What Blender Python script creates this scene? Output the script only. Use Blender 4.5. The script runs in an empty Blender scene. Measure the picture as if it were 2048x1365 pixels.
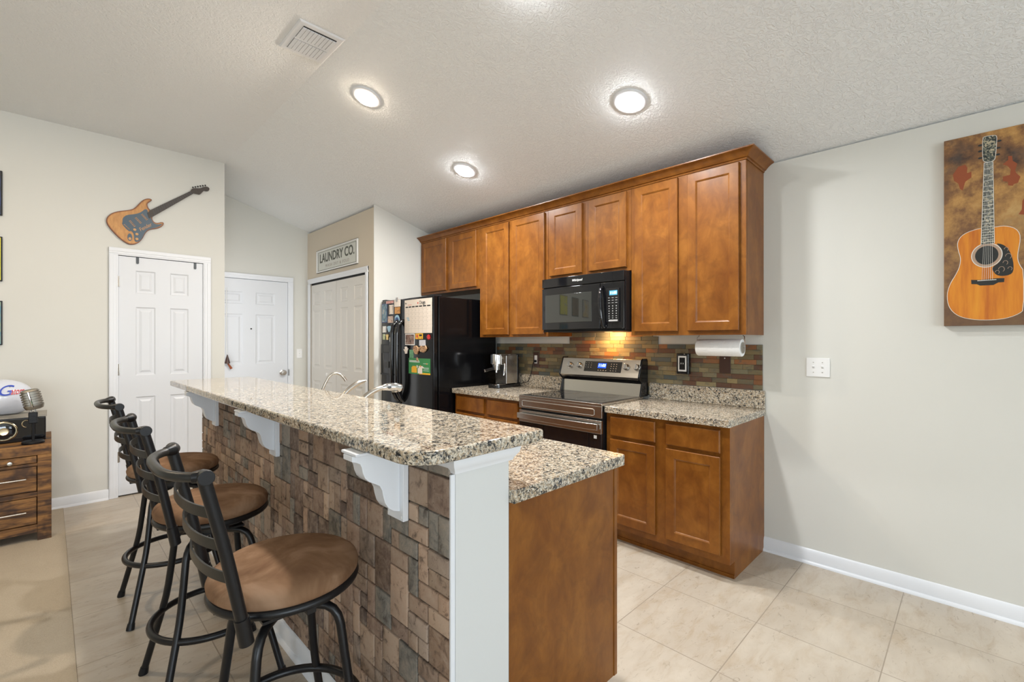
import bpy, bmesh, math, random
from mathutils import Vector, Matrix

# ---------------------------------------------------------------- camera, world, lights, exposure
S = bpy.context.scene
C = S.collection
rnd = random.Random(7)

cam_data = bpy.data.cameras.new('camera')
cam = bpy.data.objects.new('camera', cam_data)
C.objects.link(cam)
cam.location = (0, 0, 1.358)
cam.rotation_euler = (math.radians(90), 0, math.radians(-45))
cam_data.sensor_width = 36
cam_data.lens = 36 * 925 / 2048
cam_data.clip_start = 0.02
S.camera = cam

S.view_settings.view_transform = 'Standard'
S.view_settings.look = 'None'
S.view_settings.exposure = 0.0
S.view_settings.gamma = 1.0
S.view_settings.use_curve_mapping = False
S.cycles.use_denoising = True
S.cycles.max_bounces = 10
S.cycles.diffuse_bounces = 6
S.cycles.glossy_bounces = 4
S.cycles.sample_clamp_indirect = 6

W = bpy.data.worlds.new('world'); S.world = W
W.use_nodes = True
wn = W.node_tree.nodes; wl = W.node_tree.links
bg = wn['Background']
sky = wn.new('ShaderNodeTexSky')
sky.sky_type = 'NISHITA' if 'NISHITA' in [i.identifier for i in sky.bl_rna.properties['sky_type'].enum_items] else sky.sky_type
try:
    sky.sun_elevation = math.radians(50); sky.sun_rotation = math.radians(120); sky.sun_disc = False
except Exception: pass
wl.new(sky.outputs[0], bg.inputs[0])
bg.inputs[1].default_value = 0.25

def area(name, loc, rot, sx, sy, power, col, shape='RECTANGLE', spread=180):
    d = bpy.data.lights.new(name, 'AREA'); d.shape = shape; d.size = sx
    if shape in ('RECTANGLE', 'ELLIPSE'): d.size_y = sy
    d.energy = power; d.color = col; d.spread = math.radians(spread)
    o = bpy.data.objects.new(name, d); C.objects.link(o)
    o.location = loc; o.rotation_euler = rot
    return o
R90 = math.pi / 2
# daylight through the rear windows (behind the camera, facing +y) and through the far side window (facing +x)
area('rear_window_daylight', (-1.55, -6.42, 1.30), (math.radians(100), 0, 0), 3.3, 2.3, 215, (0.80, 0.90, 1.0))
area('rear_window_daylight', (2.1, -6.42, 1.45), (math.radians(100), 0, 0), 1.5, 1.5, 55, (0.80, 0.90, 1.0))
area('side_window_daylight', (-3.62, -0.6, 1.45), (math.radians(105), 0, -R90), 1.8, 1.5, 26, (0.88, 0.94, 1.0))

area('entry_fill_light', (1.245, 5.70, 1.35), (R90, 0, -R90), 0.55, 1.9, 4.5, (0.95, 0.97, 1.0))  # unseen light added to brighten the entry hall
area('warm_floor_fill', (-0.7, 3.5, 3.10), (0, 0, 0), 0.14, 0.14, 20, (1.0, 0.80, 0.58), 'DISK')  # warm fill added out of frame over the left floor, no fixture

# room numbers (metres).  x runs towards the kitchen wall, y runs away along it
WX = 3.287          # kitchen wall
YL = 5.254          # left wall with the closet door
YD = 6.15           # entry wall with the front door
XP = 2.38           # laundry wall
YA = 4.405          # side wall beside the fridge
XC = 1.227          # crease where the ceiling starts to slope down
ZF = 3.12
def ceil_z(x): return ZF if x < XC else ZF - (x - XC) * (ZF - 2.512) / (WX - XC)
SLOPE = math.atan((ZF - 2.512) / (WX - XC))

LAMPS = [(1.535, 2.94, (1.0, 0.86, 0.70), 30), (2.414, 1.434, (0.98, 0.99, 1.0), 27),
         (2.42, 2.971, (0.98, 0.99, 1.0), 34), (1.535, 1.434, (0.98, 0.99, 1.0), 34)]

# ---------------------------------------------------------------- materials
def mat(name, col=(0.8, 0.8, 0.8), rough=0.5, metal=0.0, spec=0.5, emit=None, es=1.0, coat=0.0, build=None):
    m = bpy.data.materials.new(name); m.use_nodes = True
    nt = m.node_tree; b = nt.nodes['Principled BSDF']
    b.inputs['Base Color'].default_value = (*col, 1)
    b.inputs['Roughness'].default_value = rough
    b.inputs['Metallic'].default_value = metal
    b.inputs['Specular IOR Level'].default_value = spec
    b.inputs['Coat Weight'].default_value = coat
    b.inputs['Coat Roughness'].default_value = 0.08
    if emit:
        b.inputs['Emission Color'].default_value = (*emit, 1); b.inputs['Emission Strength'].default_value = es
    if build: build(nt, b)
    return m
def nd(nt, t, **kw):
    n = nt.nodes.new(t)
    for k, v in kw.items():
        if k in n.inputs.keys() if hasattr(n.inputs, 'keys') else False: n.inputs[k].default_value = v
        else: setattr(n, k, v)
    return n
def pos(nt, scale=(1, 1, 1), rot=(0, 0, 0)):
    g = nt.nodes.new('ShaderNodeNewGeometry'); mp = nt.nodes.new('ShaderNodeMapping')
    mp.inputs['Scale'].default_value = scale; mp.inputs['Rotation'].default_value = rot
    nt.links.new(g.outputs['Position'], mp.inputs['Vector']); return mp.outputs[0]
def noise(nt, vec, scale, detail=4, rough=0.55, dist=0.0):
    n = nt.nodes.new('ShaderNodeTexNoise'); n.inputs['Scale'].default_value = scale
    n.inputs['Detail'].default_value = detail; n.inputs['Roughness'].default_value = rough
    n.inputs['Distortion'].default_value = dist
    nt.links.new(vec, n.inputs['Vector']); return n.outputs['Fac']
def ramp(nt, fac, stops, interp='LINEAR'):
    r = nt.nodes.new('ShaderNodeValToRGB'); r.color_ramp.interpolation = interp
    e = r.color_ramp.elements
    while len(e) < len(stops): e.new(0.5)
    for i, (p, c) in enumerate(stops):
        e[i].position = p; e[i].color = (*c, 1) if len(c) == 3 else c
    nt.links.new(fac, r.inputs['Fac']); return r.outputs['Color']
def mix(nt, a, b, fac, mode='MIX'):
    m = nt.nodes.new('ShaderNodeMix'); m.data_type = 'RGBA'; m.blend_type = mode
    def put(sock, v):
        if isinstance(v, (int, float)): sock.default_value = v
        elif isinstance(v, tuple): sock.default_value = (*v, 1) if len(v) == 3 else v
        else: nt.links.new(v, sock)
    put(m.inputs['Factor'], fac); put(m.inputs['A'], a); put(m.inputs['B'], b)
    # colour sockets share names: address them by index
    put(m.inputs[6], a); put(m.inputs[7], b)
    return m.outputs[2]
def bump(nt, b, h, strength, dist=0.002):
    n = nt.nodes.new('ShaderNodeBump'); n.inputs['Strength'].default_value = strength
    n.inputs['Distance'].default_value = dist
    nt.links.new(h, n.inputs['Height']); nt.links.new(n.outputs[0], b.inputs['Normal'])
def base(nt, b, c): nt.links.new(c, b.inputs['Base Color'])
def vcol(nt):
    a = nt.nodes.new('ShaderNodeAttribute'); a.attribute_name = 'Col'; return a.outputs['Color']

def m_wall(nt, b):
    v = pos(nt); base(nt, b, ramp(nt, noise(nt, v, 0.9, 3), [(0.3, (0.640, 0.635, 0.590)), (0.7, (0.665, 0.66, 0.615))]))
    bump(nt, b, noise(nt, v, 260, 2), 0.08, 0.001)
def m_ceil(nt, b):
    v = pos(nt)
    n1 = noise(nt, v, 34, 4, 0.6, 1.6)
    r = ramp(nt, n1, [(0.42, (0, 0, 0)), (0.56, (1, 1, 1))])
    bump(nt, b, r, 0.55, 0.004)
def m_wood(nt, b):
    v = pos(nt, (3.2, 3.2, 1.6)); n1 = noise(nt, v, 3.0, 6, 0.62, 0.5)
    v2 = pos(nt, (60, 60, 3)); n2 = noise(nt, v2, 4.0, 3, 0.6)
    v3 = pos(nt); n3 = noise(nt, v3, 9.0, 4, 0.65, 0.8)
    c1 = ramp(nt, n1, [(0.25, (0.14, 0.042, 0.006)), (0.5, (0.21, 0.074, 0.0105)), (0.78, (0.30, 0.118, 0.019))])
    c2 = mix(nt, c1, (0.10, 0.030, 0.005), ramp(nt, n3, [(0.45, (0, 0, 0)), (0.75, (0.6, 0.6, 0.6))]))
    c3 = mix(nt, c2, (0.85, 0.80, 0.75), 0.3, 'MULTIPLY')
    c4 = mix(nt, c2, c3, n2); base(nt, b, c4)
    bump(nt, b, n2, 0.03, 0.001)
def m_rustic(nt, b):
    v = pos(nt, (1.5, 10, 16)); n1 = noise(nt, v, 2.2, 6, 0.65, 0.7)
    v3 = pos(nt); n3 = noise(nt, v3, 7, 3, 0.6)
    c = ramp(nt, n1, [(0.34, (0.035, 0.014, 0.005)), (0.47, (0.15, 0.065, 0.016)), (0.60, (0.27, 0.125, 0.033)), (0.74, (0.38, 0.20, 0.065))])
    c = mix(nt, c, (0.03, 0.012, 0.006), ramp(nt, n3, [(0.56, (0, 0, 0)), (0.66, (0.8, 0.8, 0.8))]))
    base(nt, b, c); bump(nt, b, n1, 0.15, 0.002)
def m_granite(nt, b):
    v = pos(nt)
    def vor(s, feature='F1'):
        n = nt.nodes.new('ShaderNodeTexVoronoi'); n.inputs['Scale'].default_value = s; n.inputs['Randomness'].default_value = 1.0
        nt.links.new(v, n.inputs['Vector']); return n
    w = vor(150); n1 = noise(nt, v, 110, 4, 0.7, 0.5); n2 = noise(nt, v, 66, 5, 0.75, 0.9); n3 = noise(nt, v, 150, 3, 0.7)
    sep = nt.nodes.new('ShaderNodeSeparateColor'); nt.links.new(w.outputs['Color'], sep.inputs[0])
    c = ramp(nt, sep.outputs[0], [(0.0, (0.36, 0.26, 0.155)), (0.3, (0.52, 0.44, 0.33)), (0.55, (0.66, 0.60, 0.49)), (0.8, (0.40, 0.30, 0.19)), (1.0, (0.72, 0.68, 0.59))])
    c = mix(nt, c, (0.13, 0.125, 0.11), ramp(nt, n1, [(0.515, (0, 0, 0)), (0.56, (0.8, 0.8, 0.8))]))
    c = mix(nt, c, (0.02, 0.022, 0.025), ramp(nt, n2, [(0.53, (0, 0, 0)), (0.565, (1, 1, 1))]))
    c = mix(nt, c, (0.74, 0.70, 0.60), ramp(nt, n3, [(0.60, (0, 0, 0)), (0.66, (0.8, 0.8, 0.8))]))
    base(nt, b, c)
def m_floor(nt, b):
    v = pos(nt); br = nt.nodes.new('ShaderNodeTexBrick')
    mp = nt.nodes.new('ShaderNodeMapping'); mp.inputs['Location'].default_value = (-0.0485, -0.27, 0)
    nt.links.new(v, mp.inputs['Vector']); nt.links.new(mp.outputs[0], br.inputs['Vector'])
    br.offset = 0.0; br.squash = 1.0
    br.inputs['Scale'].default_value = 1.0; br.inputs['Brick Width'].default_value = 0.4722; br.inputs['Row Height'].default_value = 0.4735
    br.inputs['Mortar Size'].default_value = 0.0023; br.inputs['Mortar Smooth'].default_value = 0.1
    br.inputs['Color1'].default_value = (0.44, 0.38, 0.305, 1); br.inputs['Color2'].default_value = (0.49, 0.43, 0.35, 1)
    br.inputs['Mortar'].default_value = (0.31, 0.26, 0.20, 1)
    v2 = pos(nt, (1.0, 2.6, 1), (0, 0, 0.5)); n1 = noise(nt, v2, 5.5, 7, 0.7, 0.6)
    c = mix(nt, br.outputs['Color'], (0.36, 0.27, 0.175), ramp(nt, n1, [(0.48, (0, 0, 0)), (0.66, (0.6, 0.6, 0.6))]))
    v3 = pos(nt, (1.0, 2.2, 1), (0, 0, 0.5)); n2 = noise(nt, v3, 20, 6, 0.75, 0.8)
    c = mix(nt, c, (0.24, 0.185, 0.13), ramp(nt, n2, [(0.575, (0, 0, 0)), (0.68, (0.75, 0.75, 0.75))]))
    n4 = noise(nt, v2, 2.0, 4, 0.6)
    c = mix(nt, c, (0.60, 0.54, 0.45), ramp(nt, n4, [(0.45, (0, 0, 0)), (0.7, (0.6, 0.6, 0.6))]))
    c = mix(nt, c, (0.31, 0.26, 0.20), br.outputs['Fac'])
    base(nt, b, c)
    bump(nt, b, ramp(nt, br.outputs['Fac'], [(0, (1, 1, 1)), (1, (0, 0, 0))]), 0.4, 0.002)
def m_carpet(nt, b):
    v = pos(nt); n1 = noise(nt, v, 220, 3, 0.7); n2 = noise(nt, v, 6, 3)
    base(nt, b, mix(nt, ramp(nt, n1, [(0.3, (0.38, 0.315, 0.235)), (0.7, (0.56, 0.48, 0.37))]), (0.53, 0.455, 0.35), n2))
    bump(nt, b, n1, 0.8, 0.006)
def m_stone(nt, b):
    v = pos(nt); n1 = noise(nt, v, 26, 6, 0.7, 0.5); n2 = noise(nt, v, 90, 4, 0.7)
    c = mix(nt, vcol(nt), (0.43, 0.34, 0.26), ramp(nt, n1, [(0.46, (0, 0, 0)), (0.74, (0.6, 0.6, 0.6))]))
    c = mix(nt, c, (0.07, 0.052, 0.042), ramp(nt, n1, [(0.32, (0.8, 0.8, 0.8)), (0.47, (0, 0, 0))]))
    c = mix(nt, c, (0.05, 0.035, 0.025), ramp(nt, n2, [(0.645, (0, 0, 0)), (0.69, (0.85, 0.85, 0.85))]))
    base(nt, b, c); bump(nt, b, ramp(nt, n2, [(0.3, (1, 1, 1)), (0.68, (0.6, 0.6, 0.6)), (0.72, (0, 0, 0))]), 0.5, 0.003)
def m_slate(nt, b):
    v = pos(nt, (1, 1, 1.6)); n1 = noise(nt, v, 30, 5, 0.7, 1.0); n2 = noise(nt, v, 12, 4, 0.7, 0.6)
    c = mix(nt, vcol(nt), (0.20, 0.095, 0.03), ramp(nt, n1, [(0.54, (0, 0, 0)), (0.70, (0.7, 0.7, 0.7))]))
    c = mix(nt, c, (0.085, 0.095, 0.08), ramp(nt, n2, [(0.52, (0, 0, 0)), (0.68, (0.7, 0.7, 0.7))]))
    base(nt, b, c); bump(nt, b, n1, 0.5, 0.003)
def m_suede(nt, b):
    tc = nt.nodes.new('ShaderNodeTexCoord'); v = tc.outputs['Object']
    g = pos(nt); n1 = noise(nt, g, 7, 4, 0.6, 0.8); n2 = noise(nt, g, 300, 2)
    base(nt, b, ramp(nt, n1, [(0.3, (0.13, 0.065, 0.032)), (0.52, (0.21, 0.118, 0.064)), (0.75, (0.32, 0.20, 0.125))]))
    bump(nt, b, n2, 0.15, 0.001)
def m_steel(nt, b):
    v = pos(nt, (200, 2, 200)); n1 = noise(nt, v, 2, 3)
    bump(nt, b, n1, 0.02, 0.0005)
def m_canvas(nt, b):
    v = pos(nt); n1 = noise(nt, v, 6, 6, 0.7, 0.1); n2 = noise(nt, v, 3.2, 5, 0.65)
    c = ramp(nt, n1, [(0.28, (0.06, 0.032, 0.02)), (0.43, (0.20, 0.095, 0.035)), (0.56, (0.45, 0.24, 0.07)), (0.74, (0.60, 0.40, 0.15))])
    sx = nt.nodes.new('ShaderNodeSeparateXYZ'); g = nt.nodes.new('ShaderNodeNewGeometry'); nt.links.new(g.outputs['Position'], sx.inputs[0])
    mr = nt.nodes.new('ShaderNodeMapRange'); mr.inputs[1].default_value = 1.45; mr.inputs[2].default_value = 2.15; mr.inputs[3].default_value = 0.85; mr.inputs[4].default_value = 0.0
    nt.links.new(sx.outputs[2], mr.inputs[0])
    c = mix(nt, c, (0.10, 0.055, 0.035), mr.outputs[0]); c = mix(nt, c, (0.07, 0.065, 0.06), ramp(nt, n2, [(0.56, (0, 0, 0)), (0.75, (0.7, 0.7, 0.7))]))
    base(nt, b, c)
def m_orange(nt, b):
    v = pos(nt, (1, 12, 1.2)); n1 = noise(nt, v, 3, 4, 0.6)
    base(nt, b, ramp(nt, n1, [(0.3, (0.46, 0.12, 0.008)), (0.55, (0.62, 0.21, 0.012)), (0.8, (0.70, 0.29, 0.02))]))
def m_burst(nt, b):
    # plank grain of the guitar-shaped wall plaque, darker stained rim
    v = pos(nt, (10, 1, 2.5), (0, 0.5, 0)); n1 = noise(nt, v, 6, 4, 0.6)
    c = ramp(nt, n1, [(0.3, (0.42, 0.19, 0.055)), (0.7, (0.60, 0.31, 0.10))]); base(nt, b, mix(nt, c, vcol(nt), 1.0, 'MULTIPLY'))
def m_fretpearl(nt, b):
    v = pos(nt); n1 = noise(nt, v, 70, 4, 0.6, 1.5)
    base(nt, b, ramp(nt, n1, [(0.45, (0.012, 0.016, 0.014)), (0.53, (0.10, 0.12, 0.10)), (0.60, (0.42, 0.36, 0.24))]))
def m_photo(cols, sc=28):
    def f(nt, b):
        v = pos(nt); n1 = noise(nt, v, sc, 4, 0.6, 0.8)
        k = len(cols); base(nt, b, ramp(nt, n1, [(0.34 + 0.32 * i / max(1, k - 1), c) for i, c in enumerate(cols)]))
    return f

M = {}
M['wall'] = mat('wall_paint', rough=0.75, spec=0.3, build=m_wall)
M['laundry_wall'] = mat('laundry_wall_paint', (0.60, 0.53, 0.43), 0.75, spec=0.3)
M['ceil'] = mat('ceiling_paint', (0.84, 0.86, 0.87), 0.6, spec=0.35, build=m_ceil)
M['white'] = mat('white_trim_paint', (0.74, 0.76, 0.79), 0.35)
M['pilaster'] = mat('pilaster_paint', (0.64, 0.65, 0.64), 0.5)
M['door'] = mat('white_door_paint', (0.68, 0.70, 0.73), 0.4)
M['bifold'] = mat('offwhite_door_paint', (0.66, 0.64, 0.60), 0.4)
M['wood'] = mat('maple_stain', rough=0.33, spec=0.3, build=m_wood)
M['rustic'] = mat('rustic_plank_wood', rough=0.6, build=m_rustic)
M['granite'] = mat('speckled_granite', rough=0.035, spec=0.6, build=m_granite)
M['floor'] = mat('travertine_look_tile', rough=0.33, build=m_floor)
M['carpet'] = mat('beige_carpet', rough=0.95, spec=0.1, build=m_carpet)
M['stone'] = mat('tumbled_stone', rough=0.8, spec=0.25, build=m_stone)
M['slate'] = mat('slate_strips', rough=0.42, spec=0.5, build=m_slate)
M['suede'] = mat('brown_suede', rough=0.85, spec=0.2, build=m_suede)
M['iron'] = mat('black_powder_coat', (0.006, 0.006, 0.007), 0.33, spec=0.4)
M['bronze_iron'] = mat('dark_grey_metal', (0.020, 0.0195, 0.017), 0.36, spec=0.35)
M['steel'] = mat('brushed_steel', (0.55, 0.53, 0.50), 0.26, 1.0, build=m_steel)
M['nickel'] = mat('brushed_nickel', (0.50, 0.46, 0.41), 0.25, 1.0)
M['chrome'] = mat('chrome', (0.65, 0.65, 0.65), 0.08, 1.0)
M['black'] = mat('black_gloss', (0.006, 0.006, 0.007), 0.06, spec=0.6)
M['fridge'] = mat('black_fridge_enamel', (0.003, 0.003, 0.0035), 0.16, spec=0.3)
M['blackmat'] = mat('black_plastic', (0.008, 0.008, 0.009), 0.4, spec=0.3)
M['glass'] = mat('black_ceramic_glass', (0.008, 0.008, 0.009), 0.03, spec=0.9)
M['window_glass'] = mat('microwave_window_glass', (0.02, 0.022, 0.02), 0.03, spec=1.0)
M['brownplate'] = mat('brown_plate', (0.055, 0.022, 0.014), 0.4)
M['plastic'] = mat('white_plastic', (0.80, 0.80, 0.79), 0.35)
def m_towel(nt, b):
    v = pos(nt, (1, 1, 1)); w = nt.nodes.new('ShaderNodeTexVoronoi'); w.inputs['Scale'].default_value = 90
    nt.links.new(v, w.inputs['Vector']); bump(nt, b, w.outputs['Distance'], 0.5, 0.002)
M['towel'] = mat('white_paper', (0.84, 0.84, 0.83), 0.9, build=m_towel)
M['card'] = mat('grey_cardboard', (0.30, 0.28, 0.24), 0.8)
M['cream'] = mat('cream_paper', (0.78, 0.70, 0.62), 0.7)
M['ink'] = mat('black_ink', (0.03, 0.03, 0.03), 0.7)
M['greyink'] = mat('grey_ink', (0.42, 0.38, 0.34), 0.7)
M['blueink'] = mat('blue_ink', (0.25, 0.50, 0.65), 0.7)
M['redink'] = mat('red_ink', (0.60, 0.06, 0.04), 0.6)
M['signink'] = mat('sign_lettering', (0.09, 0.095, 0.08), 0.6)
M['signface'] = mat('sign_face', (0.60, 0.61, 0.56), 0.5)
M['silver'] = mat('worn_silver', (0.52, 0.50, 0.46), 0.32, 1.0)
M['micmetal'] = mat('aged_grille_metal', (0.30, 0.28, 0.24), 0.38, 0.9)
M['led'] = mat('lamp_lens', (1, 1, 1), 0.4, emit=(0.98, 0.99, 1.0), es=90)
M['ledwarm'] = mat('lamp_lens_warm', (1, 1, 1), 0.4, emit=(1, 0.83, 0.64), es=80)
M['lampwarm'] = mat('cooktop_lamp_lens', (1, 0.9, 0.7), 0.4, emit=(1, 0.7, 0.35), es=3)
M['clock'] = mat('blue_clock_glow', (0.0, 0.0, 0.02), 0.3, emit=(0.02, 0.12, 0.9), es=1.2)
M['clockw'] = mat('clock_digits', (0.5, 0.7, 1), 0.3, emit=(0.5, 0.75, 1.0), es=4)
M['lcd'] = mat('microwave_lcd', (0.05, 0.2, 0.3), 0.3, emit=(0.06, 0.28, 0.42), es=0.9)
M['keys'] = mat('key_print', (0.45, 0.45, 0.45), 0.5)
M['helmet'] = mat('white_helmet_shell', (0.60, 0.63, 0.70), 0.15, coat=0.5)
M['blue'] = mat('blue_paint', (0.02, 0.06, 0.42), 0.4)
M['red'] = mat('red_paint', (0.60, 0.02, 0.02), 0.4)
M['canvas'] = mat('painted_canvas', rough=0.7, build=m_canvas)
M['orange'] = mat('painted_spruce_top', rough=0.6, build=m_orange)
M['pearl'] = mat('inlaid_black_paint', rough=0.6, build=m_fretpearl)
M['paintwhite'] = mat('white_paint_line', (0.72, 0.70, 0.64), 0.7)
M['rust'] = mat('rust_paint', (0.26, 0.065, 0.022), 0.8)
M['taupe'] = mat('taupe_paint', (0.40, 0.28, 0.20), 0.7)
M['ebony'] = mat('black_paint', (0.015, 0.017, 0.016), 0.6)
M['burst'] = mat('sunburst_wood', rough=0.45, build=m_burst)
M['darkwood'] = mat('dark_neck_wood', (0.050, 0.038, 0.030), 0.5)
M['slateblue'] = mat('blue_grey_inlay', (0.06, 0.095, 0.13), 0.4)
M['tanwood'] = mat('light_wood_inlay', (0.55, 0.30, 0.12), 0.5)
M['rim'] = mat('reddish_rim_stain', (0.14, 0.035, 0.015), 0.5)
M['brass'] = mat('antique_brass', (0.62, 0.52, 0.34), 0.25, 1.0)
M['gold'] = mat('gold_metal', (0.70, 0.50, 0.20), 0.3, 1.0)
M['greyhook'] = mat('dark_grey_hook', (0.07, 0.08, 0.09), 0.5)
M['green'] = mat('green_print', (0.03, 0.22, 0.06), 0.5)
M['yellow'] = mat('yellow_print', (0.80, 0.42, 0.01), 0.5)
M['lightblue'] = mat('pale_blue_print', (0.32, 0.52, 0.66), 0.4)
M['navy'] = mat('navy_print', (0.02, 0.06, 0.2), 0.4)
M['orangep'] = mat('orange_print', (0.75, 0.26, 0.02), 0.5)
M['tan'] = mat('tan_resin', rough=0.5, build=m_photo([(0.10, 0.045, 0.02), (0.42, 0.22, 0.10), (0.60, 0.45, 0.28)], 70))
M['windowpane'] = mat('window_pane', (0.9, 0.95, 1), 0.02)
_b = M['windowpane'].node_tree.nodes['Principled BSDF']; _b.inputs['Transmission Weight'].default_value = 1.0; _b.inputs['IOR'].default_value = 1.05

# ---------------------------------------------------------------- mesh helpers
def F(o, u, v, n):
    o, u, v, n = map(Vector, (o, u, v, n))
    return lambda a, b, c: o + u * a + v * b + n * c
ID = lambda a, b, c: Vector((a, b, c))
KW = F((WX, 0, 0), (0, 1, 0), (0, 0, 1), (-1, 0, 0))      # (y, z, distance out of the kitchen wall)
LW = F((0, YL, 0), (1, 0, 0), (0, 0, 1), (0, -1, 0))      # (x, z, distance out of the left wall)
DW = F((0, YD, 0), (1, 0, 0), (0, 0, 1), (0, -1, 0))
PW = F((XP, 0, 0), (0, 1, 0), (0, 0, 1), (-1, 0, 0))
def FX(x): return F((x, 0, 0), (0, 1, 0), (0, 0, 1), (-1, 0, 0))
def FY(y): return F((0, y, 0), (1, 0, 0), (0, 0, 1), (0, -1, 0))

class MB:
    def __init__(s): s.v = []; s.f = []; s.c = []; s.m = []; s.col = (1, 1, 1); s.mi = 0; s.mats = []
    def use(s, m):
        if m not in s.mats: s.mats.append(m)
        s.mi = s.mats.index(m); return s
    def face(s, idx): s.f.append(tuple(idx)); s.c.append(s.col); s.m.append(s.mi)
    def add(s, pts): i = len(s.v); s.v += [tuple(p) for p in pts]; return i
    def box(s, x0, x1, y0, y1, z0, z1, fr=ID):
        i = s.add([fr(x, y, z) for x in (x0, x1) for y in (y0, y1) for z in (z0, z1)])
        for q in ((0, 1, 3, 2), (4, 6, 7, 5), (0, 4, 5, 1), (2, 3, 7, 6), (0, 2, 6, 4), (1, 5, 7, 3)):
            s.face([i + k for k in q])
        return s
    def prism(s, poly, n0, n1, fr=ID):
        k = len(poly); i = s.add([fr(u, v, n0) for u, v in poly] + [fr(u, v, n1) for u, v in poly])
        s.face(range(i + k - 1, i - 1, -1)); s.face(range(i + k, i + 2 * k))
        for j in range(k): s.face((i + j, i + (j + 1) % k, i + k + (j + 1) % k, i + k + j))
        return s
    def terr(s, u0, v0, u1, v1, loops, fr, close_back=None):
        prev = None
        for ins, n in loops:
            i = s.add([fr(u0 + ins, v0 + ins, n), fr(u1 - ins, v0 + ins, n), fr(u1 - ins, v1 - ins, n), fr(u0 + ins, v1 - ins, n)])
            if prev is not None:
                for j in range(4): s.face((prev + j, prev + (j + 1) % 4, i + (j + 1) % 4, i + j))
            elif close_back: s.face((i + 3, i + 2, i + 1, i))
            prev = i
        s.face((prev, prev + 1, prev + 2, prev + 3)); return s
    def tube(s, pts, r, seg=12, closed=False, cap=True):
        pts = [Vector(p) for p in pts]; n = len(pts)
        rs = r if isinstance(r, (list, tuple)) else [r] * n
        def tan(k):
            if closed: return (pts[(k + 1) % n] - pts[k - 1]).normalized()
            return (pts[min(k + 1, n - 1)] - pts[max(k - 1, 0)]).normalized()
        t0 = tan(0); ref = Vector((0, 0, 1)) if abs(t0.z) < 0.9 else Vector((1, 0, 0))
        nrm = (ref - t0 * ref.dot(t0)).normalized(); rings = []
        for k in range(n):
            t = tan(k); nrm = (nrm - t * nrm.dot(t)).normalized(); bn = t.cross(nrm)
            rings.append(s.add([pts[k] + (nrm * math.cos(2 * math.pi * j / seg) + bn * math.sin(2 * math.pi * j / seg)) * rs[k] for j in range(seg)]))
        rng = range(n if closed else n - 1)
        for k in rng:
            a = rings[k]; b = rings[(k + 1) % n]
            for j in range(seg): s.face((a + j, a + (j + 1) % seg, b + (j + 1) % seg, b + j))
        if cap and not closed:
            s.face([rings[0] + j for j in range(seg)][::-1]); s.face([rings[-1] + j for j in range(seg)])
        return s
    def cyl(s, p0, p1, r, seg=24, r1=None):
        return s.tube([p0, p1], [r, r if r1 is None else r1], seg)
    def lathe(s, prof, o=(0, 0, 0), ax=(0, 0, 1), seg=32):
        o = Vector(o); ax = Vector(ax).normalized(); ref = Vector((1, 0, 0)) if abs(ax.x) < 0.9 else Vector((0, 1, 0))
        u = (ref - ax * ref.dot(ax)).normalized(); w = ax.cross(u); rings = []
        for r, h in prof:
            if r < 1e-6: rings.append((s.add([o + ax * h]), 1))
            else: rings.append((s.add([o + ax * h + (u * math.cos(2 * math.pi * j / seg) + w * math.sin(2 * math.pi * j / seg)) * r for j in range(seg)]), seg))
        for (a, na), (b, nb) in zip(rings, rings[1:]):
            for j in range(seg):
                k = (j + 1) % seg
                if na == 1 and nb == 1: continue
                if na == 1: s.face((a, b + j, b + k))
                elif nb == 1: s.face((a + j, a + k, b))
                else: s.face((a + j, a + k, b + k, b + j))
        if rings[0][1] > 1: s.face([rings[0][0] + j for j in range(seg)][::-1])
        if rings[-1][1] > 1: s.face([rings[-1][0] + j for j in range(seg)])
        return s
    def ball(s, o, r, fr=None, seg=20, ring=12, sc=(1, 1, 1)):
        prof = [(math.sin(math.pi * k / ring), -math.cos(math.pi * k / ring)) for k in range(ring + 1)]
        i0 = len(s.v); s.lathe(prof, (0, 0, 0), (0, 0, 1), seg)
        o = Vector(o)
        for k in range(i0, len(s.v)):
            p = s.v[k]; s.v[k] = tuple(o + Vector((p[0] * r * sc[0], p[1] * r * sc[1], p[2] * r * sc[2])))
        return s
    def build(s, name, m=None, parent=None, smooth=False, bevel=0, seg=2, ang=35):
        if m and not s.mats: s.mats = [m]
        off = Vector((0, 0, 0))
        if parent is not None:
            r = parent
            while r.parent is not None: r = r.parent
            off = Vector(r.get('_o', (0, 0, 0)))
        else:
            xs = [p[0] for p in s.v]; ys = [p[1] for p in s.v]; zs = [p[2] for p in s.v]
            off = Vector(((min(xs) + max(xs)) / 2, (min(ys) + max(ys)) / 2, min(zs)))
        me = bpy.data.meshes.new(name)
        me.from_pydata([tuple(Vector(p) - off) for p in s.v], [], s.f)
        ca = me.color_attributes.new('Col', 'FLOAT_COLOR', 'CORNER')
        li = 0; buf = []
        for f, c in zip(s.f, s.c): buf += [c[0], c[1], c[2], 1.0] * len(f)
        ca.data.foreach_set('color', buf)
        me.polygons.foreach_set('material_index', s.m)
        for q in s.mats: me.materials.append(M[q] if isinstance(q, str) else q)
        bm = bmesh.new(); bm.from_mesh(me); bmesh.ops.recalc_face_normals(bm, faces=bm.faces); bm.to_mesh(me); bm.free()
        if smooth or bevel:
            me.polygons.foreach_set('use_smooth', [True] * len(me.polygons))
            me.set_sharp_from_angle(angle=math.radians(ang))
        me.update()
        o = bpy.data.objects.new(name, me); C.objects.link(o)
        if parent is not None: o.parent = parent
        else: o.location = off; o['_o'] = tuple(off)
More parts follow.
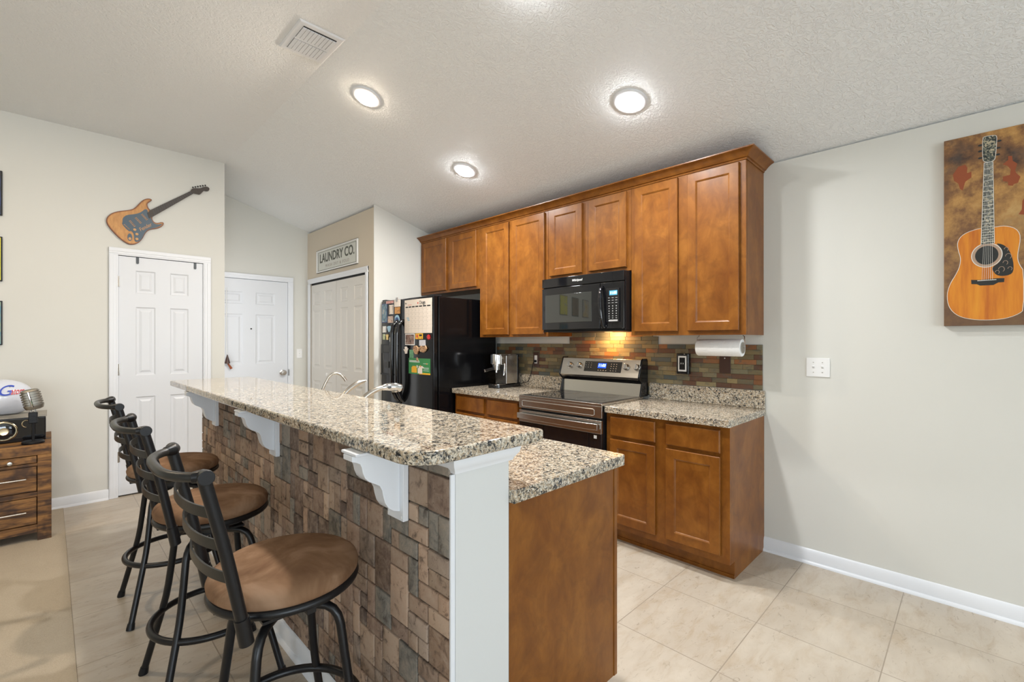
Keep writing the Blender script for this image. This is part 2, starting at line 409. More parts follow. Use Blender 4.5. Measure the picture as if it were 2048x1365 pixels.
        if bevel:
            md = o.modifiers.new('bevel', 'BEVEL'); md.width = bevel; md.segments = seg; md.limit_method = 'ANGLE'; md.angle_limit = math.radians(40)
            md.harden_normals = True
        return o
def tag(o, label, cat, group=None, kind=None):
    if label: o['label'] = label
    if cat: o['category'] = cat
    if group: o['group'] = group
    if kind: o['kind'] = kind
    return o
def thing(name, label, cat, loc, group=None):
    o = bpy.data.objects.new(name, None); C.objects.link(o); o.location = loc; o.empty_display_size = 0.1
    o['_o'] = tuple(loc); return tag(o, label, cat, group)
def struct(o): o['kind'] = 'structure'; return o
def text(name, body, fr, u, v, size, m, parent, ext=0.0006, n=0.0, sx=1.0, shear=0.0, rot=0.0, flip=-1, align='CENTER', spacing=1.0, bold=0.0):
    """lettering as mesh on a surface frame; flip=-1 when the reader's right is -u"""
    cu = bpy.data.curves.new(name, 'FONT'); cu.body = body; cu.size = size; cu.extrude = ext; cu.align_x = align; cu.align_y = 'CENTER'
    cu.shear = shear; cu.offset = bold; cu.space_character = spacing
    t = bpy.data.objects.new(name, cu); C.objects.link(t); bpy.context.view_layer.update()
    me = bpy.data.meshes.new_from_object(t.evaluated_get(bpy.context.evaluated_depsgraph_get()))
    bpy.data.objects.remove(t)
    mb = MB().use(m); cr, sr = math.cos(rot), math.sin(rot)
    pts = []
    for p in me.vertices:
        x = p.co.x * sx; y = p.co.y
        X = x * cr - y * sr; Y = x * sr + y * cr
        pts.append(fr(u + flip * X, v + Y, n + p.co.z + ext))
    mb.add(pts)
    for p in me.polygons: mb.face(list(p.vertices))
    return mb.build(name, m, parent)

# ---------------------------------------------------------------- room shell
struct(MB().box(0.08, 3.5, -6.7, 6.4, -0.12, 0).box(-4.2, 0.08, 5.2, 6.4, -0.12, -0.001).build('floor', 'floor'))
struct(MB().box(-4.2, 0.079, -6.7, 5.25, -0.12, 0.003).build('floor', 'carpet'))
struct(MB().prism([(-4.2, ZF), (XC, ZF), (3.5, ceil_z(3.5)), (3.5, 3.4), (-4.2, 3.4)], -6.7, 6.5,
                  F((0, 0, 0), (1, 0, 0), (0, 0, 1), (0, 1, 0))).build('ceiling', 'ceil'))
struct(MB().box(WX, 3.45, -6.65, YA, 0, 2.50).build('wall_right', 'wall'))
# left wall with an opening for the closet door
dx0, dx1, dz = 0.421, 1.046, 2.105
struct(MB().box(-4.2, dx0 - 0.012, YL, YL + 0.12, 0, ZF).box(dx1 + 0.012, XC, YL, YL + 0.12, 0, ZF)
       .box(dx0 - 0.012, dx1 + 0.012, YL, YL + 0.12, dz + 0.01, ZF).box(XC - 0.12, XC, YL + 0.12, YD, 0, ZF)
       .box(dx0 - 0.1, dx1 + 0.05, YL + 0.1205, YL + 0.14, 0, dz + 0.1).build('wall_left', 'wall'))  # last box: panel added behind the door to block light leaking beneath it
# unseen frame added round the fill light that brightens the entry
QW = F((XC, 0, 0), (0, 1, 0), (0, 0, 1), (1, 0, 0))
struct(MB().box(5.40, 6.0, 0.32, 0.38, 0.0005, 0.012, QW).box(5.40, 6.0, 2.32, 2.38, 0.0005, 0.012, QW).box(5.36, 5.40, 0.32, 2.38, 0.0005, 0.012, QW).box(6.0, 6.04, 0.32, 2.38, 0.0005, 0.012, QW).build('window_4', 'white'))
ex0, ex1, ez = 1.27, 2.135, 2.10
struct(MB().box(ex1 + 0.01, XP + 0.1, YD, YD + 0.12, 0, ez + 0.01).box(XC, ex0 - 0.01, YD, YD + 0.12, 0, ez + 0.01)
       .prism([(XC, ez + 0.01), (XP + 0.1, ez + 0.01), (XP + 0.1, ceil_z(XP + 0.1)), (XC, ZF - 0.002)], -0.12, 0, DW)
       .build('wall_entry', 'wall'))
by0, by1, bz = 4.58, 6.05, 2.09
struct(MB().box(XP, XP + 0.1, YA + 0.0045, by0 - 0.01, 0, ceil_z(XP + 0.1)).box(XP, XP + 0.1, by1 + 0.01, YD, 0, ceil_z(XP + 0.1))
       .box(XP, XP + 0.1, by0 - 0.01, by1 + 0.01, bz + 0.02, ceil_z(XP + 0.1)).build('wall_laundry', 'laundry_wall'))
_sf = F((0, 0, 0), (1, 0, 0), (0, 0, 1), (0, 1, 0))
struct(MB().prism([(XP, 0), (XP + 0.1005, 0), (XP + 0.1005, ceil_z(XP + 0.1)), (XP, ceil_z(XP))], YA, YA + 0.004, _sf)
       .prism([(XP + 0.1005, 0), (3.45, 0), (3.45, ceil_z(3.45)), (XP + 0.1005, ceil_z(XP + 0.1))], YA, YA + 0.1, _sf).build('wall_alcove', 'wall'))
# rear and far walls with window openings
def wall_open(name, a0, a1, z1, holes, fr, t):
    mb = MB(); xs = sorted({a0, a1, *[h[0] for h in holes], *[h[1] for h in holes]})
    for p, q in zip(xs, xs[1:]):
        hs = [h for h in holes if h[0] <= p and h[1] >= q]
        if not hs: mb.box(p, q, 0, z1, 0, -t, fr)
        else:
            h = hs[0]
            if h[2] > 0: mb.box(p, q, 0, h[2], 0, -t, fr)
            mb.box(p, q, h[3], z1, 0, -t, fr)
    return struct(mb.build(name, 'wall'))
RW = F((0, -6.5, 0), (1, 0, 0), (0, 0, 1), (0, 1, 0)); SW = F((-3.7, 0, 0), (0, 1, 0), (0, 0, 1), (1, 0, 0))
wall_open('wall_rear', -3.7, 3.45, 2.45, [(-3.2, 0.1, 0.1, 2.45), (1.35, 2.85, 0.7, 2.2)], RW, 0.15)
struct(MB().prism([(-3.7, 2.45), (3.287, 2.45), (3.287, ceil_z(3.287)), (XC, ZF), (-3.7, ZF)], 0, -0.15, RW).build('wall_rear', 'wall'))
wall_open('wall_far', -6.5, YL, ZF, [(-1.5, 0.3, 0.7, 2.2)], SW, 0.15)
k = 1
for fr, u0, u1, v0, v1 in ((RW, -3.2, 0.1, 0.1, 2.45), (RW, 1.35, 2.85, 0.7, 2.2), (SW, -1.5, 0.3, 0.7, 2.2)):
    w = struct(MB().box(u0, u1, v0, v0 + 0.06, -0.12, 0.01, fr).box(u0, u1, v1 - 0.06, v1, -0.12, 0.01, fr)
               .box(u0, u0 + 0.06, v0 + 0.06, v1 - 0.06, -0.12, 0.01, fr).box(u1 - 0.06, u1, v0 + 0.06, v1 - 0.06, -0.12, 0.01, fr)
               .box((u0 + u1) / 2 - 0.03, (u0 + u1) / 2 + 0.03, v0 + 0.06, v1 - 0.06, -0.10, 0.0, fr).build('window_%d' % k, 'white'))
    k += 1

# baseboards: tall flat board, cove top, shoe moulding at the foot
def baseboard(name, u0, u1, fr, n=0.0):
    prof = [(0, 0), (0.026, 0), (0.025, 0.008), (0.019, 0.016), (0.014, 0.018), (0.014, 0.066), (0.010, 0.074), (0.008, 0.082), (0.004, 0.086), (0, 0.088)]
    mb = MB(); k = len(prof); i = mb.add([fr(u0, z, d + n) for d, z in prof] + [fr(u1, z, d + n) for d, z in prof])
    mb.face(range(i, i + k)); mb.face(range(i + 2 * k - 1, i + k - 1, -1))
    for j in range(k): mb.face((i + j, i + (j + 1) % k, i + k + (j + 1) % k, i + k + j))
    return struct(mb.build(name, 'white', smooth=True, ang=50))
baseboard('baseboard_right', -6.48, 0.968, KW)
baseboard('baseboard_left', -3.68, 0.358, LW)
baseboard('baseboard_left', 1.105, XC, LW)
baseboard('baseboard_entry', 2.185, XP, DW)
baseboard('baseboard_laundry', YA, 4.51, PW)

# door casings (trim) and panelled doors
def casing(name, u0, u1, v1, fr, w=0.062, t=0.018, sides=(True, True)):
    mb = MB()
    def strip(a0, b0, a1, b1, inner):       # stepped profile
        for k_, (f0, f1, th) in enumerate(((0, 1, t * 0.6), (0.18, 1.0, t * 0.8), (0.5, 0.92, t))):
            if inner == 'L': mb.box(a0 + (1 - f1) * w, a0 + (1 - f0) * w, b0, b1, 0, th, fr)
            elif inner == 'R': mb.box(a0 + f0 * w, a0 + f1 * w, b0, b1, 0, th, fr)
            else: mb.box(a0, a1, b0 + f0 * w, b0 + f1 * w, 0, th, fr)
    if sides[0]: strip(u0 - w, 0, u0, v1, 'L')
    if sides[1]: strip(u1, 0, u1 + w, v1, 'R')
    strip(u0 - (w if sides[0] else 0), v1, u1 + (w if sides[1] else 0), v1 + w, 'T')
    return struct(mb.build(name, 'white', bevel=0.002))
def slab(name, m, u0, u1, v0, v1, us, vs, fr, nf, nb, parent=None):
    """us / vs: panel spans; front face is cut into cells, panel cells get the moulded recess"""
    mb = MB(); U = sorted({u0, u1, *[a for p in us for a in p]}); V = sorted({v0, v1, *[a for p in vs for a in p]})
    for a, b in zip(U, U[1:]):
        for c, d in zip(V, V[1:]):
            if (a, b) in us and (c, d) in vs:
                mb.terr(a, c, b, d, [(0, nf), (0.010, nf - 0.008), (0.026, nf - 0.009), (0.044, nf - 0.002)], fr)
            else:
                i = mb.add([fr(a, c, nf), fr(b, c, nf), fr(b, d, nf), fr(a, d, nf)]); mb.face((i, i + 1, i + 2, i + 3))
    i = mb.add([fr(u, v, n) for n in (nf, nb) for u, v in ((u0, v0), (u1, v0), (u1, v1), (u0, v1))])
    mb.face((i + 4, i + 7, i + 6, i + 5))
    for j in range(4): mb.face((i + j, i + 4 + j, i + 4 + (j + 1) % 4, i + (j + 1) % 4))
    bm_ = mb.build(name, m, parent); return bm_
casing('trim_1', dx0, dx1, dz, LW)
d1 = slab('door_1', 'door', dx0, dx1, 0.012, dz - 0.004, [(0.539, 0.681), (0.788, 0.930)], [(0.22, 0.862), (1.052, 1.66), (1.779, 1.983)], LW, -0.004, -0.039)
struct(d1)
for z0, z1 in ((1.831, 1.922), (1.058, 1.158), (0.303, 0.395)):
    MB().cyl(LW(dx0 - 0.002, z0, 0.004), LW(dx0 - 0.002, z1, 0.004), 0.0075, 12).box(dx0 - 0.001, dx0 + 0.012, z0, z1, -0.004, -0.002, LW).build('hinge', 'nickel', d1, smooth=True)
kb = MB().lathe([(0.030, 0), (0.030, 0.006), (0.012, 0.012), (0.012, 0.035), (0.024, 0.045), (0.028, 0.058), (0.022, 0.068), (0, 0.072)], LW(0.99, 0.95, -0.004), (0, -1, 0)).build('door_handle', 'nickel', d1, smooth=True)
for x in (0.553, 0.982):
    h = MB().box(x - 0.010, x + 0.010, dz - 0.005, dz - 0.002, -0.039, 0.001, LW).box(x - 0.010, x + 0.010, 2.052, dz - 0.002, -0.003, 0.001, LW).cyl(LW(x, 2.052, -0.003), LW(x, 2.052, 0.004), 0.010, 16).build('over_door_hook', 'greyhook', bevel=0.0008)
    tag(h, 'small dark grey hook over the closet door, %s' % ('nearest the hinges' if x < 0.7 else 'nearest the entry corner'), 'hook', 'hooks over the closet door')

casing('trim_2', ex0, ex1, ez, DW, sides=(False, True))
d2 = slab('door_2', 'door', ex0, ex1, 0.012, ez - 0.004, [(1.375, 1.625), (1.765, 1.985)], [(0.22, 0.86), (1.08, 1.68), (1.80, 1.945)], DW, -0.004, -0.045)
struct(d2)
MB().lathe([(0.034, 0), (0.034, 0.006), (0.014, 0.012), (0.014, 0.035), (0.028, 0.045), (0.033, 0.06), (0.026, 0.072), (0, 0.076)], DW(2.07, 0.962, -0.004), (0, -1, 0)).build('door_handle', 'nickel', d2, smooth=True)
MB().cyl(DW(1.715, 1.505, -0.006), DW(1.715, 1.505, 0.001), 0.009, 16).build('peephole', 'blackmat', d2)
MB().box(2.139, 2.143, 0.92, 1.0, -0.02, 0.019, DW).build('strike_plate', 'bronze_iron', d2)
s = MB().cyl(DW(1.492, 1.70, 0.01), DW(1.492, 1.16, 0.012), 0.003, 8)
s.use('silver')
tas = thing('door_ornament', 'beaded hanging ornament with dark bell and red tassel on front door edge', 'ornament', tuple(DW(1.492, 1.02, 0.012)))
MB().tube([DW(1.452, 1.98, 0.006), DW(1.453, 1.6, 0.008), DW(1.454, 1.2, 0.012)], 0.004, 8).build('bead_string', 'plastic', tas, smooth=True)
MB().lathe([(0.004, 0.10), (0.014, 0.06), (0.030, 0.0), (0.022, -0.004), (0, -0.004)], DW(1.456, 1.10, 0.034), (0, 0, 1), 16).build('bell', 'brownplate', tas, smooth=True)
MB().tube([DW(1.460, 1.10, 0.03), DW(1.485, 1.06, 0.03), DW(1.498, 1.035, 0.03)], [0.008, 0.012, 0.014], 10).build('tassel', 'rust', tas, smooth=True)

# bifold laundry door
casing('trim_3', by0, by1, bz, PW)
t = MB().box(by0, by1, bz - 0.02, bz + 0.01, -0.06, -0.015, PW).build('trim_3', 'blackmat'); struct(t)
d3 = slab('door_3', 'bifold', by0 + 0.006, 5.312, 0.02, bz - 0.022, [(4.67, 4.865), (5.015, 5.205)], [(0.22, 0.86), (1.02, 1.745), (1.81, 1.975)], PW, -0.008, -0.038)
slab('door_leaf', 'bifold', 5.318, by1 - 0.006, 0.02, bz - 0.022, [(5.43, 5.65), (5.77, 5.985)], [(0.22, 0.86), (1.02, 1.745), (1.81, 1.975)], PW, -0.008, -0.038, d3)
struct(d3)
for y in (5.09, 5.52):
    MB().lathe([(0.008, 0), (0.008, 0.015), (0.017, 0.022), (0.018, 0.03), (0, 0.036)], PW(y, 0.955, -0.008), (-1, 0, 0), 20).build('door_knob', 'plastic', d3, smooth=True)

# ---------------------------------------------------------------- half wall of the island with stone cladding
HX0, HX1, HY0, HY1 = 0.771, 0.971, 0.985, 3.84
hw = struct(MB().box(HX0, HX1, HY0, HY1, 0, 1.0475).build('wall_island', 'pilaster'))
# versailles-style tumbled stone laid on a 5 cm module
cl = MB(); cl.mats = ['stone']
G = 0.0508; ny = 56; nz = 19; zb = 0.085; occ = [[False] * nz for _ in range(ny)]
PAL = [(0.38, 0.265, 0.19), (0.31, 0.215, 0.155), (0.23, 0.155, 0.115), (0.19, 0.175, 0.15), (0.25, 0.225, 0.19), (0.42, 0.30, 0.215), (0.14, 0.10, 0.08), (0.33, 0.25, 0.195), (0.28, 0.19, 0.14), (0.36, 0.24, 0.165)]
fr = FX(HX0)
cl.col = (0.06, 0.05, 0.038); cl.box(HY0 + 0.012, HY1 - 0.005, 0.0, 1.04, 0, 0.007, fr)
for i in range(ny):
    for j in range(nz):
        if occ[i][j]: continue
        opts = [(2, 2)] * 5 + [(2, 3)] + [(1, 2)] * 5 + [(2, 1)] * 4 + [(1, 1)] * 4; rnd.shuffle(opts)
        for w_, h_ in opts + [(1, 1)]:
            if i + w_ <= ny and j + h_ <= nz and not any(occ[i + p][j + q] for p in range(w_) for q in range(h_)): break
        for p in range(w_):
            for q in range(h_): occ[i + p][j + q] = True
        c = rnd.choice(PAL); f = rnd.uniform(0.68, 1.18); cl.col = tuple(min(1, v * f) for v in c)
        u0 = HY0 + 0.008 + i * G * 0.996 + 0.0016; v0 = zb - 0.075 + j * G * 1.07 + 0.0016
        u1 = u0 + w_ * G * 0.996 - 0.0032; v1 = v0 + h_ * G * 1.07 - 0.0032
        d = rnd.uniform(0.0135, 0.0175)
        jit = lambda: rnd.uniform(-0.0010, 0.0010)
        cl.terr(u0 + jit(), v0 + jit(), u1 + jit(), v1 + jit(), [(0, 0.002), (0.0008, d - 0.004), (0.0024, d - 0.0012), (0.0055, d)], fr)
o = cl.build('stone_cladding', 'stone', hw, smooth=True, ang=25)
o['label'] = 'tumbled brown and grey stone mosaic'
# white painted cut edge of the cladding at the near end
MB().box(HY0 + 0.001, HY0 + 0.009, 0.09, 1.0, 0, 0.015, fr).build('painted_edge', 'white', hw, bevel=0.002)
baseboard('baseboard_island', HY0 + 0.004, HY1 - 0.01, fr, 0.0165)
# small crown under the bar round the end of the half wall
cr = MB()
prof = [(0, 1.003), (0.008, 1.003), (0.010, 1.010), (0.014, 1.016), (0.022, 1.027), (0.024, 1.035), (0.026, 1.0475), (0, 1.0475)]
def sweep(mb, path, prof):                   # path: list of (x,y,nx,ny) mitre directions
    rows = [mb.add([(x + nx * d, y + ny * d, z) for d, z in prof]) for x, y, nx, ny in path]
    k = len(prof)
    for a, b in zip(rows, rows[1:]):
        for j in range(k): mb.face((a + j, a + (j + 1) % k, b + (j + 1) % k, b + j))
    mb.face(range(rows[0], rows[0] + k)); mb.face(range(rows[-1] + k - 1, rows[-1] - 1, -1))
sweep(cr, [(HX0 - 0.001, HY0 + 0.16, -1, 0), (HX0 - 0.001, HY0 - 0.001, -1, -1), (HX1 + 0.001, HY0 - 0.001, 1, -1), (HX1 + 0.001, HY0 + 0.10, 1, 0)], prof)
cr.build('crown_trim', 'white', hw, smooth=True, ang=40)

# corbels
def corbel(y, label):
    t = thing('corbel', label, 'corbel', (0.70, y, 0.82), 'white corbels under the bar top')
    t['_o'] = (0.70, y, 0.82)
    MB().box(0.738, 0.7565, y - 0.045, y + 0.045, 0.822, 1.039).build('back_plate', 'white', t, bevel=0.002)
    MB().box(0.590, 0.7565, y - 0.045, y + 0.045, 1.0395, 1.0475).build('top_plate', 'white', t, bevel=0.002)
    pts = [(0.738, 1.039), (0.588, 1.039), (0.588, 1.024), (0.600, 1.020), (0.612, 1.014), (0.617, 1.003), (0.620, 0.988), (0.627, 0.971), (0.640, 0.958), (0.657, 0.949), (0.672, 0.940), (0.680, 0.925), (0.684, 0.905), (0.690, 0.885), (0.701, 0.868), (0.716, 0.857), (0.738, 0.850)]
    MB().prism(pts, y - 0.027, y + 0.027, F((0, 0, 0), (1, 0, 0), (0, 0, 1), (0, 1, 0))).build('scroll_bracket', 'white', t, bevel=0.0015)
    for s_ in (-1, 1): MB().cyl((0.7375, y + s_ * 0.036, 0.834), (0.736, y + s_ * 0.036, 0.834), 0.004, 10).build('screw', 'plastic', t)
    return t
corbel(1.237, 'white scroll corbel nearest the white end post of the bar')
corbel(2.324, 'white scroll corbel midway along the stone bar wall')
corbel(3.419, 'white scroll corbel farthest away at the closet door end of the bar')

def rrect(x0, x1, y0, y1, r, seg=8):
    """r: radii for corners (x0,y0),(x1,y0),(x1,y1),(x0,y1)"""
    out = []
    for (cx, cy, a0, rr) in ((x0 + r[0], y0 + r[0], 180, r[0]), (x1 - r[1], y0 + r[1], 270, r[1]), (x1 - r[2], y1 - r[2], 0, r[2]), (x0 + r[3], y1 - r[3], 90, r[3])):
        for k in range(seg + 1):
            a = math.radians(a0 + 90 * k / seg); out.append((cx + rr * math.cos(a), cy + rr * math.sin(a)))
    return out
def stone_slab(poly, z0, z1):
    return MB().prism(poly, z0, z1)
tag(stone_slab([(x - 0.029 * max(0, (y - 0.94) / 3.0) * (x < 0.9), y) for x, y in rrect(0.617, 1.088, 0.94, 3.94, (0.095, 0.02, 0.02, 0.02))], 1.048, 1.085).build('raised_bar_counter', 'granite', bevel=0.008, seg=3, smooth=True),
    'long raised speckled granite bar top with rounded near corner', 'countertop')
# lower island counter and cabinet
tag(stone_slab(rrect(0.973, 1.597, 0.963, 3.86, (0.004, 0.02, 0.02, 0.004)), 0.873, 0.914).build('island_countertop', 'granite', bevel=0.007, seg=3),
    'lower speckled granite counter behind the raised bar', 'countertop')
ic = thing('island_cabinet', 'long stained wood base cabinet under the lower island counter', 'cabinet', (1.28, 2.4, 0))
MB().prism([(0.973, 0), (1.485, 0), (1.485, 0.065), (1.540, 0.065), (1.540, 0.872), (0.973, 0.872)], 0.985, 1.003, F((0, 0, 0), (1, 0, 0), (0, 0, 1), (0, 1, 0))).build('end_panel', 'wood', ic)
MB().box(1.540, 1.560, 0.982, 3.83, 0.065, 0.872).build('face_frame', 'wood', ic, bevel=0.001)
MB().box(0.976, 1.538, 1.004, 3.83, 0.065, 0.871).box(0.976, 1.47, 1.004, 3.83, 0.0, 0.064).build('body', 'wood', ic)
fr = F((1.56, 0, 0), (0, 1, 0), (0, 0, 1), (1, 0, 0))
DL = [(0, 0.001), (0, 0.016), (0.003, 0.019), (0.055, 0.019), (0.062, 0.012)]
yy = 1.02
for w_ in (0.42, 0.42, 0.40, 0.40, 0.58, 0.50):
    MB().terr(yy, 0.10, yy + w_ - 0.02, 0.85, DL, fr, True).build('door', 'wood', ic)
    yy += w_

# ---------------------------------------------------------------- kitchen wall: base cabinets and worktops
def door_panel(name, y0, y1, z0, z1, x, parent, flat=False):
    fr = FX(x)
    L = [(0, 0.001), (0, 0.016), (0.003, 0.020)] if flat else [(0, 0.001), (0, 0.016), (0.003, 0.020), (0.054, 0.020), (0.060, 0.016), (0.064, 0.012)]
    if flat: L = [(0, 0.001), (0, 0.015), (0.006, 0.020), (0.012, 0.020)]
    return MB().terr(y0, z0, y1, z1, L, fr, True).build(name, 'wood', parent)
BX = 2.69
def base_cab(y0, y1, label, drawers, doors, side):
    t = thing('base_cabinet', label, 'cabinet', ((BX + WX) / 2, (y0 + y1) / 2, 0))
    MB().box(BX + 0.019, WX - 0.002, y0 + 0.012, y1 - 0.001, 0.1, 0.874).build('body', 'wood', t)
    MB().box(BX, BX + 0.018, y0, y1, 0.10, 0.874).build('face_frame', 'wood', t, bevel=0.001)
    MB().box(BX + 0.072, BX + 0.088, y0, y1, 0.0, 0.099).box(BX + 0.066, BX + 0.072, y0, y1, 0.0, 0.02).build('toe_kick', 'wood', t)
    if side: MB().prism([(BX + 0.0185, 0.874), (BX + 0.0185, 0.1), (BX + 0.0885, 0.1), (BX + 0.0885, 0), (WX - 0.001, 0), (WX - 0.001, 0.874)], y0, y0 + 0.011,
                        F((0, 0, 0), (1, 0, 0), (0, 0, 1), (0, 1, 0))).build('side_panel', 'wood', t)
    for a, b in drawers: door_panel('drawer', a, b, 0.722, 0.853, BX, t, True)
    for a, b in doors: door_panel('door', a, b, 0.143, 0.700, BX, t)
    return t
base_cab(0.967, 1.775, 'two-door two-drawer stained base cabinet right of the range', [(1.015, 1.341), (1.411, 1.740)], [(1.015, 1.341), (1.411, 1.740)], True)
base_cab(2.575, 3.44, 'stained base cabinet between the fridge and the range', [(2.61, 2.978), (3.024, 3.405)], [(2.61, 2.978), (3.024, 3.405)], False)
def counter(y0, y1, label, r):
    t = thing('countertop', label, 'countertop', ((BX + WX) / 2, (y0 + y1) / 2, 0.875))
    MB().prism(rrect(2.655, WX - 0.001, y0, y1, r), 0.875, 0.917).build('worktop', 'granite', t, bevel=0.006, seg=3)
    MB().box(WX - 0.021, WX - 0.001, y0 + 0.002, y1, 0.9175, 1.035).build('upstand', 'granite', t, bevel=0.003)
counter(0.957, 1.772, 'speckled granite worktop right of the range', (0.01, 0.003, 0.003, 0.005))
counter(2.568, 3.45, 'speckled granite worktop with the espresso machine on it', (0.005, 0.003, 0.003, 0.005))

# slate strip backsplash
sp = MB(); sp.mats = ['slate']
SP = [(0.25, 0.19, 0.09), (0.18, 0.145, 0.075), (0.145, 0.14, 0.095), (0.25, 0.105, 0.04), (0.15, 0.12, 0.07), (0.09, 0.10, 0.09), (0.27, 0.215, 0.11), (0.17, 0.15, 0.09), (0.13, 0.06, 0.035), (0.22, 0.18, 0.105), (0.19, 0.16, 0.095)]
fr = KW
sp.col = (0.05, 0.045, 0.035); sp.box(0.975, 3.5, 1.0365, 1.333, 0.0005, 0.0035, fr); sp.box(1.705, 2.555, 1.333, 1.393, 0.0005, 0.0034, fr); sp.box(1.75, 2.525, 1.393, 1.433, 0.0005, 0.0034, fr); sp.box(1.7755, 2.5645, 0.94, 1.0365, 0.0005, 0.0034, fr)
row = 0.0335
def strips(y0, y1, z0, z1):
    n = max(1, round((z1 - z0) / row)); h = (z1 - z0) / n
    for k_ in range(n):
        y = y0 - rnd.uniform(0, 0.08)
        while y < y1 - 0.004:
            w_ = rnd.choice((0.07, 0.10, 0.10, 0.14, 0.14, 0.16)); a = max(y, y0); b = min(y + w_, y1); y += w_
            if b - a < 0.006: continue
            c = rnd.choice(SP); f = rnd.uniform(0.8, 1.2); sp.col = tuple(v * f for v in c)
            d = rnd.uniform(0.006, 0.0095)
            sp.terr(a + 0.0006, z0 + k_ * h + 0.0006, b - 0.0006, z0 + (k_ + 1) * h - 0.0006, [(0, 0.003), (0, d - 0.001), (0.001, d)], fr)
strips(0.975, 3.50, 1.0366, 1.333); strips(1.705, 2.555, 1.333, 1.392); strips(1.750, 2.525, 1.392, 1.430); strips(1.776, 2.5645, 0.945, 1.0366)
tag(sp.build('backsplash', 'slate'), 'multicoloured slate strip backsplash above the granite upstands', 'backsplash')

# ---------------------------------------------------------------- upper cabinets, crown
UX = 2.96
def upper(y0, y1, z0, doors, label, side=None):
    t = thing('upper_cabinet', label, 'cabinet', ((UX + WX) / 2, (y0 + y1) / 2, z0), 'stained upper cabinets on the kitchen wall')
    MB().box(UX + 0.019, WX - 0.001, y0 + (0.012 if side else 0.001), y1 - 0.001, z0 + 0.004, 2.475).build('body', 'wood', t)
    MB().box(UX, UX + 0.018, y0 + 0.0006, y1 - 0.0006, z0, 2.475).build('face_frame', 'wood', t, bevel=0.001)
    if side: MB().box(UX + 0.0185, WX - 0.001, y0, y0 + 0.0115, z0, 2.475).build('side_panel', 'wood', t)
    for a, b, c in doors: door_panel('door', a, b, c, 2.443, UX, t)
upper(0.970, 1.745, 1.396, [(1.006, 1.326, 1.424), (1.392, 1.711, 1.424)], 'tall stained wall cabinet at the right end, above the paper towels', True)
upper(1.745, 2.53, 1.868, [(1.779, 2.108, 1.895), (2.174, 2.502, 1.895)], 'short stained wall cabinet directly above the microwave')
upper(2.53, 3.40, 1.394, [(2.562, 2.950, 1.416), (2.990, 3.348, 1.416)], 'tall stained wall cabinet between the microwave and the fridge cabinet')
upper(3.40, 4.404, 1.868, [(3.440, 3.865, 1.893), (3.925, 4.372, 1.893)], 'short stained wall cabinet above the fridge')
cm = MB()
prof = [(0, 2.452), (0.004, 2.452), (0.006, 2.462), (0.014, 2.465), (0.020, 2.474), (0.034, 2.488), (0.046, 2.496), (0.055, 2.500), (0.060, 2.503), (0.060, 2.510), (0, 2.510)]
sweep(cm, [(UX - 0.0008, 4.403, -1, 0), (UX - 0.0008, 0.9692, -1, -1), (WX - 0.001, 0.9692, 0, -1)], prof)
tag(cm.build('crown_molding', 'wood', smooth=True, ang=30), 'stained crown molding running along the top of the upper cabinets', 'molding')

# ---------------------------------------------------------------- over-range microwave
mw = thing('microwave', 'black over-the-range microwave with clock display', 'microwave', (3.07, 2.15, 1.43)); y0, y1 = 1.752, 2.522
MB().box(2.895, WX - 0.002, y0, y1, 1.436, 1.862).build('body', 'blackmat', mw, bevel=0.003)
fr = FX(2.895)
def bowed(mb, a, b, z0, z1, n0, bulge, fr, k=14, ya=y0, yb=y1):
    """panel whose front bows outward in the middle of the appliance"""
    def nn(y): t_ = (y - ya) / (yb - ya) * 2 - 1; return n0 + bulge * (1 - t_ * t_)
    pts = [(a, 0.001)] + [(a + (b - a) * j / k, nn(a + (b - a) * j / k)) for j in range(k + 1)] + [(b, 0.001)]
    f2 = lambda u, v, n: fr(u, n, v)
    return mb.prism(pts, z0, z1, f2)
bowed(MB(), y0, y1, 1.790, 1.862, 0.022, 0.012, fr).build('vent_panel', 'black', mw, bevel=0.003)
dr = bowed(MB(), 1.950, y1, 1.448, 1.784, 0.022, 0.014, fr).build('door', 'black', mw, bevel=0.004)
bowed(MB(), 2.02, 2.485, 1.505, 1.728, 0.0235, 0.014, fr).build('window', 'window_glass', dr, bevel=0.001)
MB().tube([FX(2.895)(1.925 + 0.0, 1.755, 0.032), FX(2.895)(1.93, 1.74, 0.055), FX(2.895)(1.925, 1.68, 0.068), FX(2.895)(1.92, 1.60, 0.072), FX(2.895)(1.915, 1.53, 0.068), FX(2.895)(1.91, 1.47, 0.055), FX(2.895)(1.905, 1.455, 0.032)], [0.010, 0.013, 0.015, 0.016, 0.015, 0.013, 0.010], 14).build('handle', 'black', mw, smooth=True)
cp = bowed(MB(), y0, 1.945, 1.448, 1.784, 0.022, 0.012, fr).build('control_panel', 'black', mw, bevel=0.003)
MB().box(1.785, 1.893, 1.494, 1.738, 0.03, 0.0335, fr).build('keypad', 'blackmat', cp, bevel=0.001)
MB().box(1.800, 1.866, 1.688, 1.722, 0.0336, 0.0342, fr).build('display', 'lcd', cp)
text('display_digits', '11:03', fr, 1.833, 1.704, 0.026, 'clockw', cp, n=0.0343)
kp = MB()
for r_ in range(3):
    for c_ in range(3): kp.box(1.800 + c_ * 0.03, 1.817 + c_ * 0.03, 1.668 - r_ * 0.018, 1.671 - r_ * 0.018, 0.0336, 0.0341, fr)
for r_ in range(4):
    for c_ in range(3): kp.box(1.805 + c_ * 0.03, 1.812 + c_ * 0.03, 1.607 - r_ * 0.018, 1.614 - r_ * 0.018, 0.0336, 0.0341, fr)
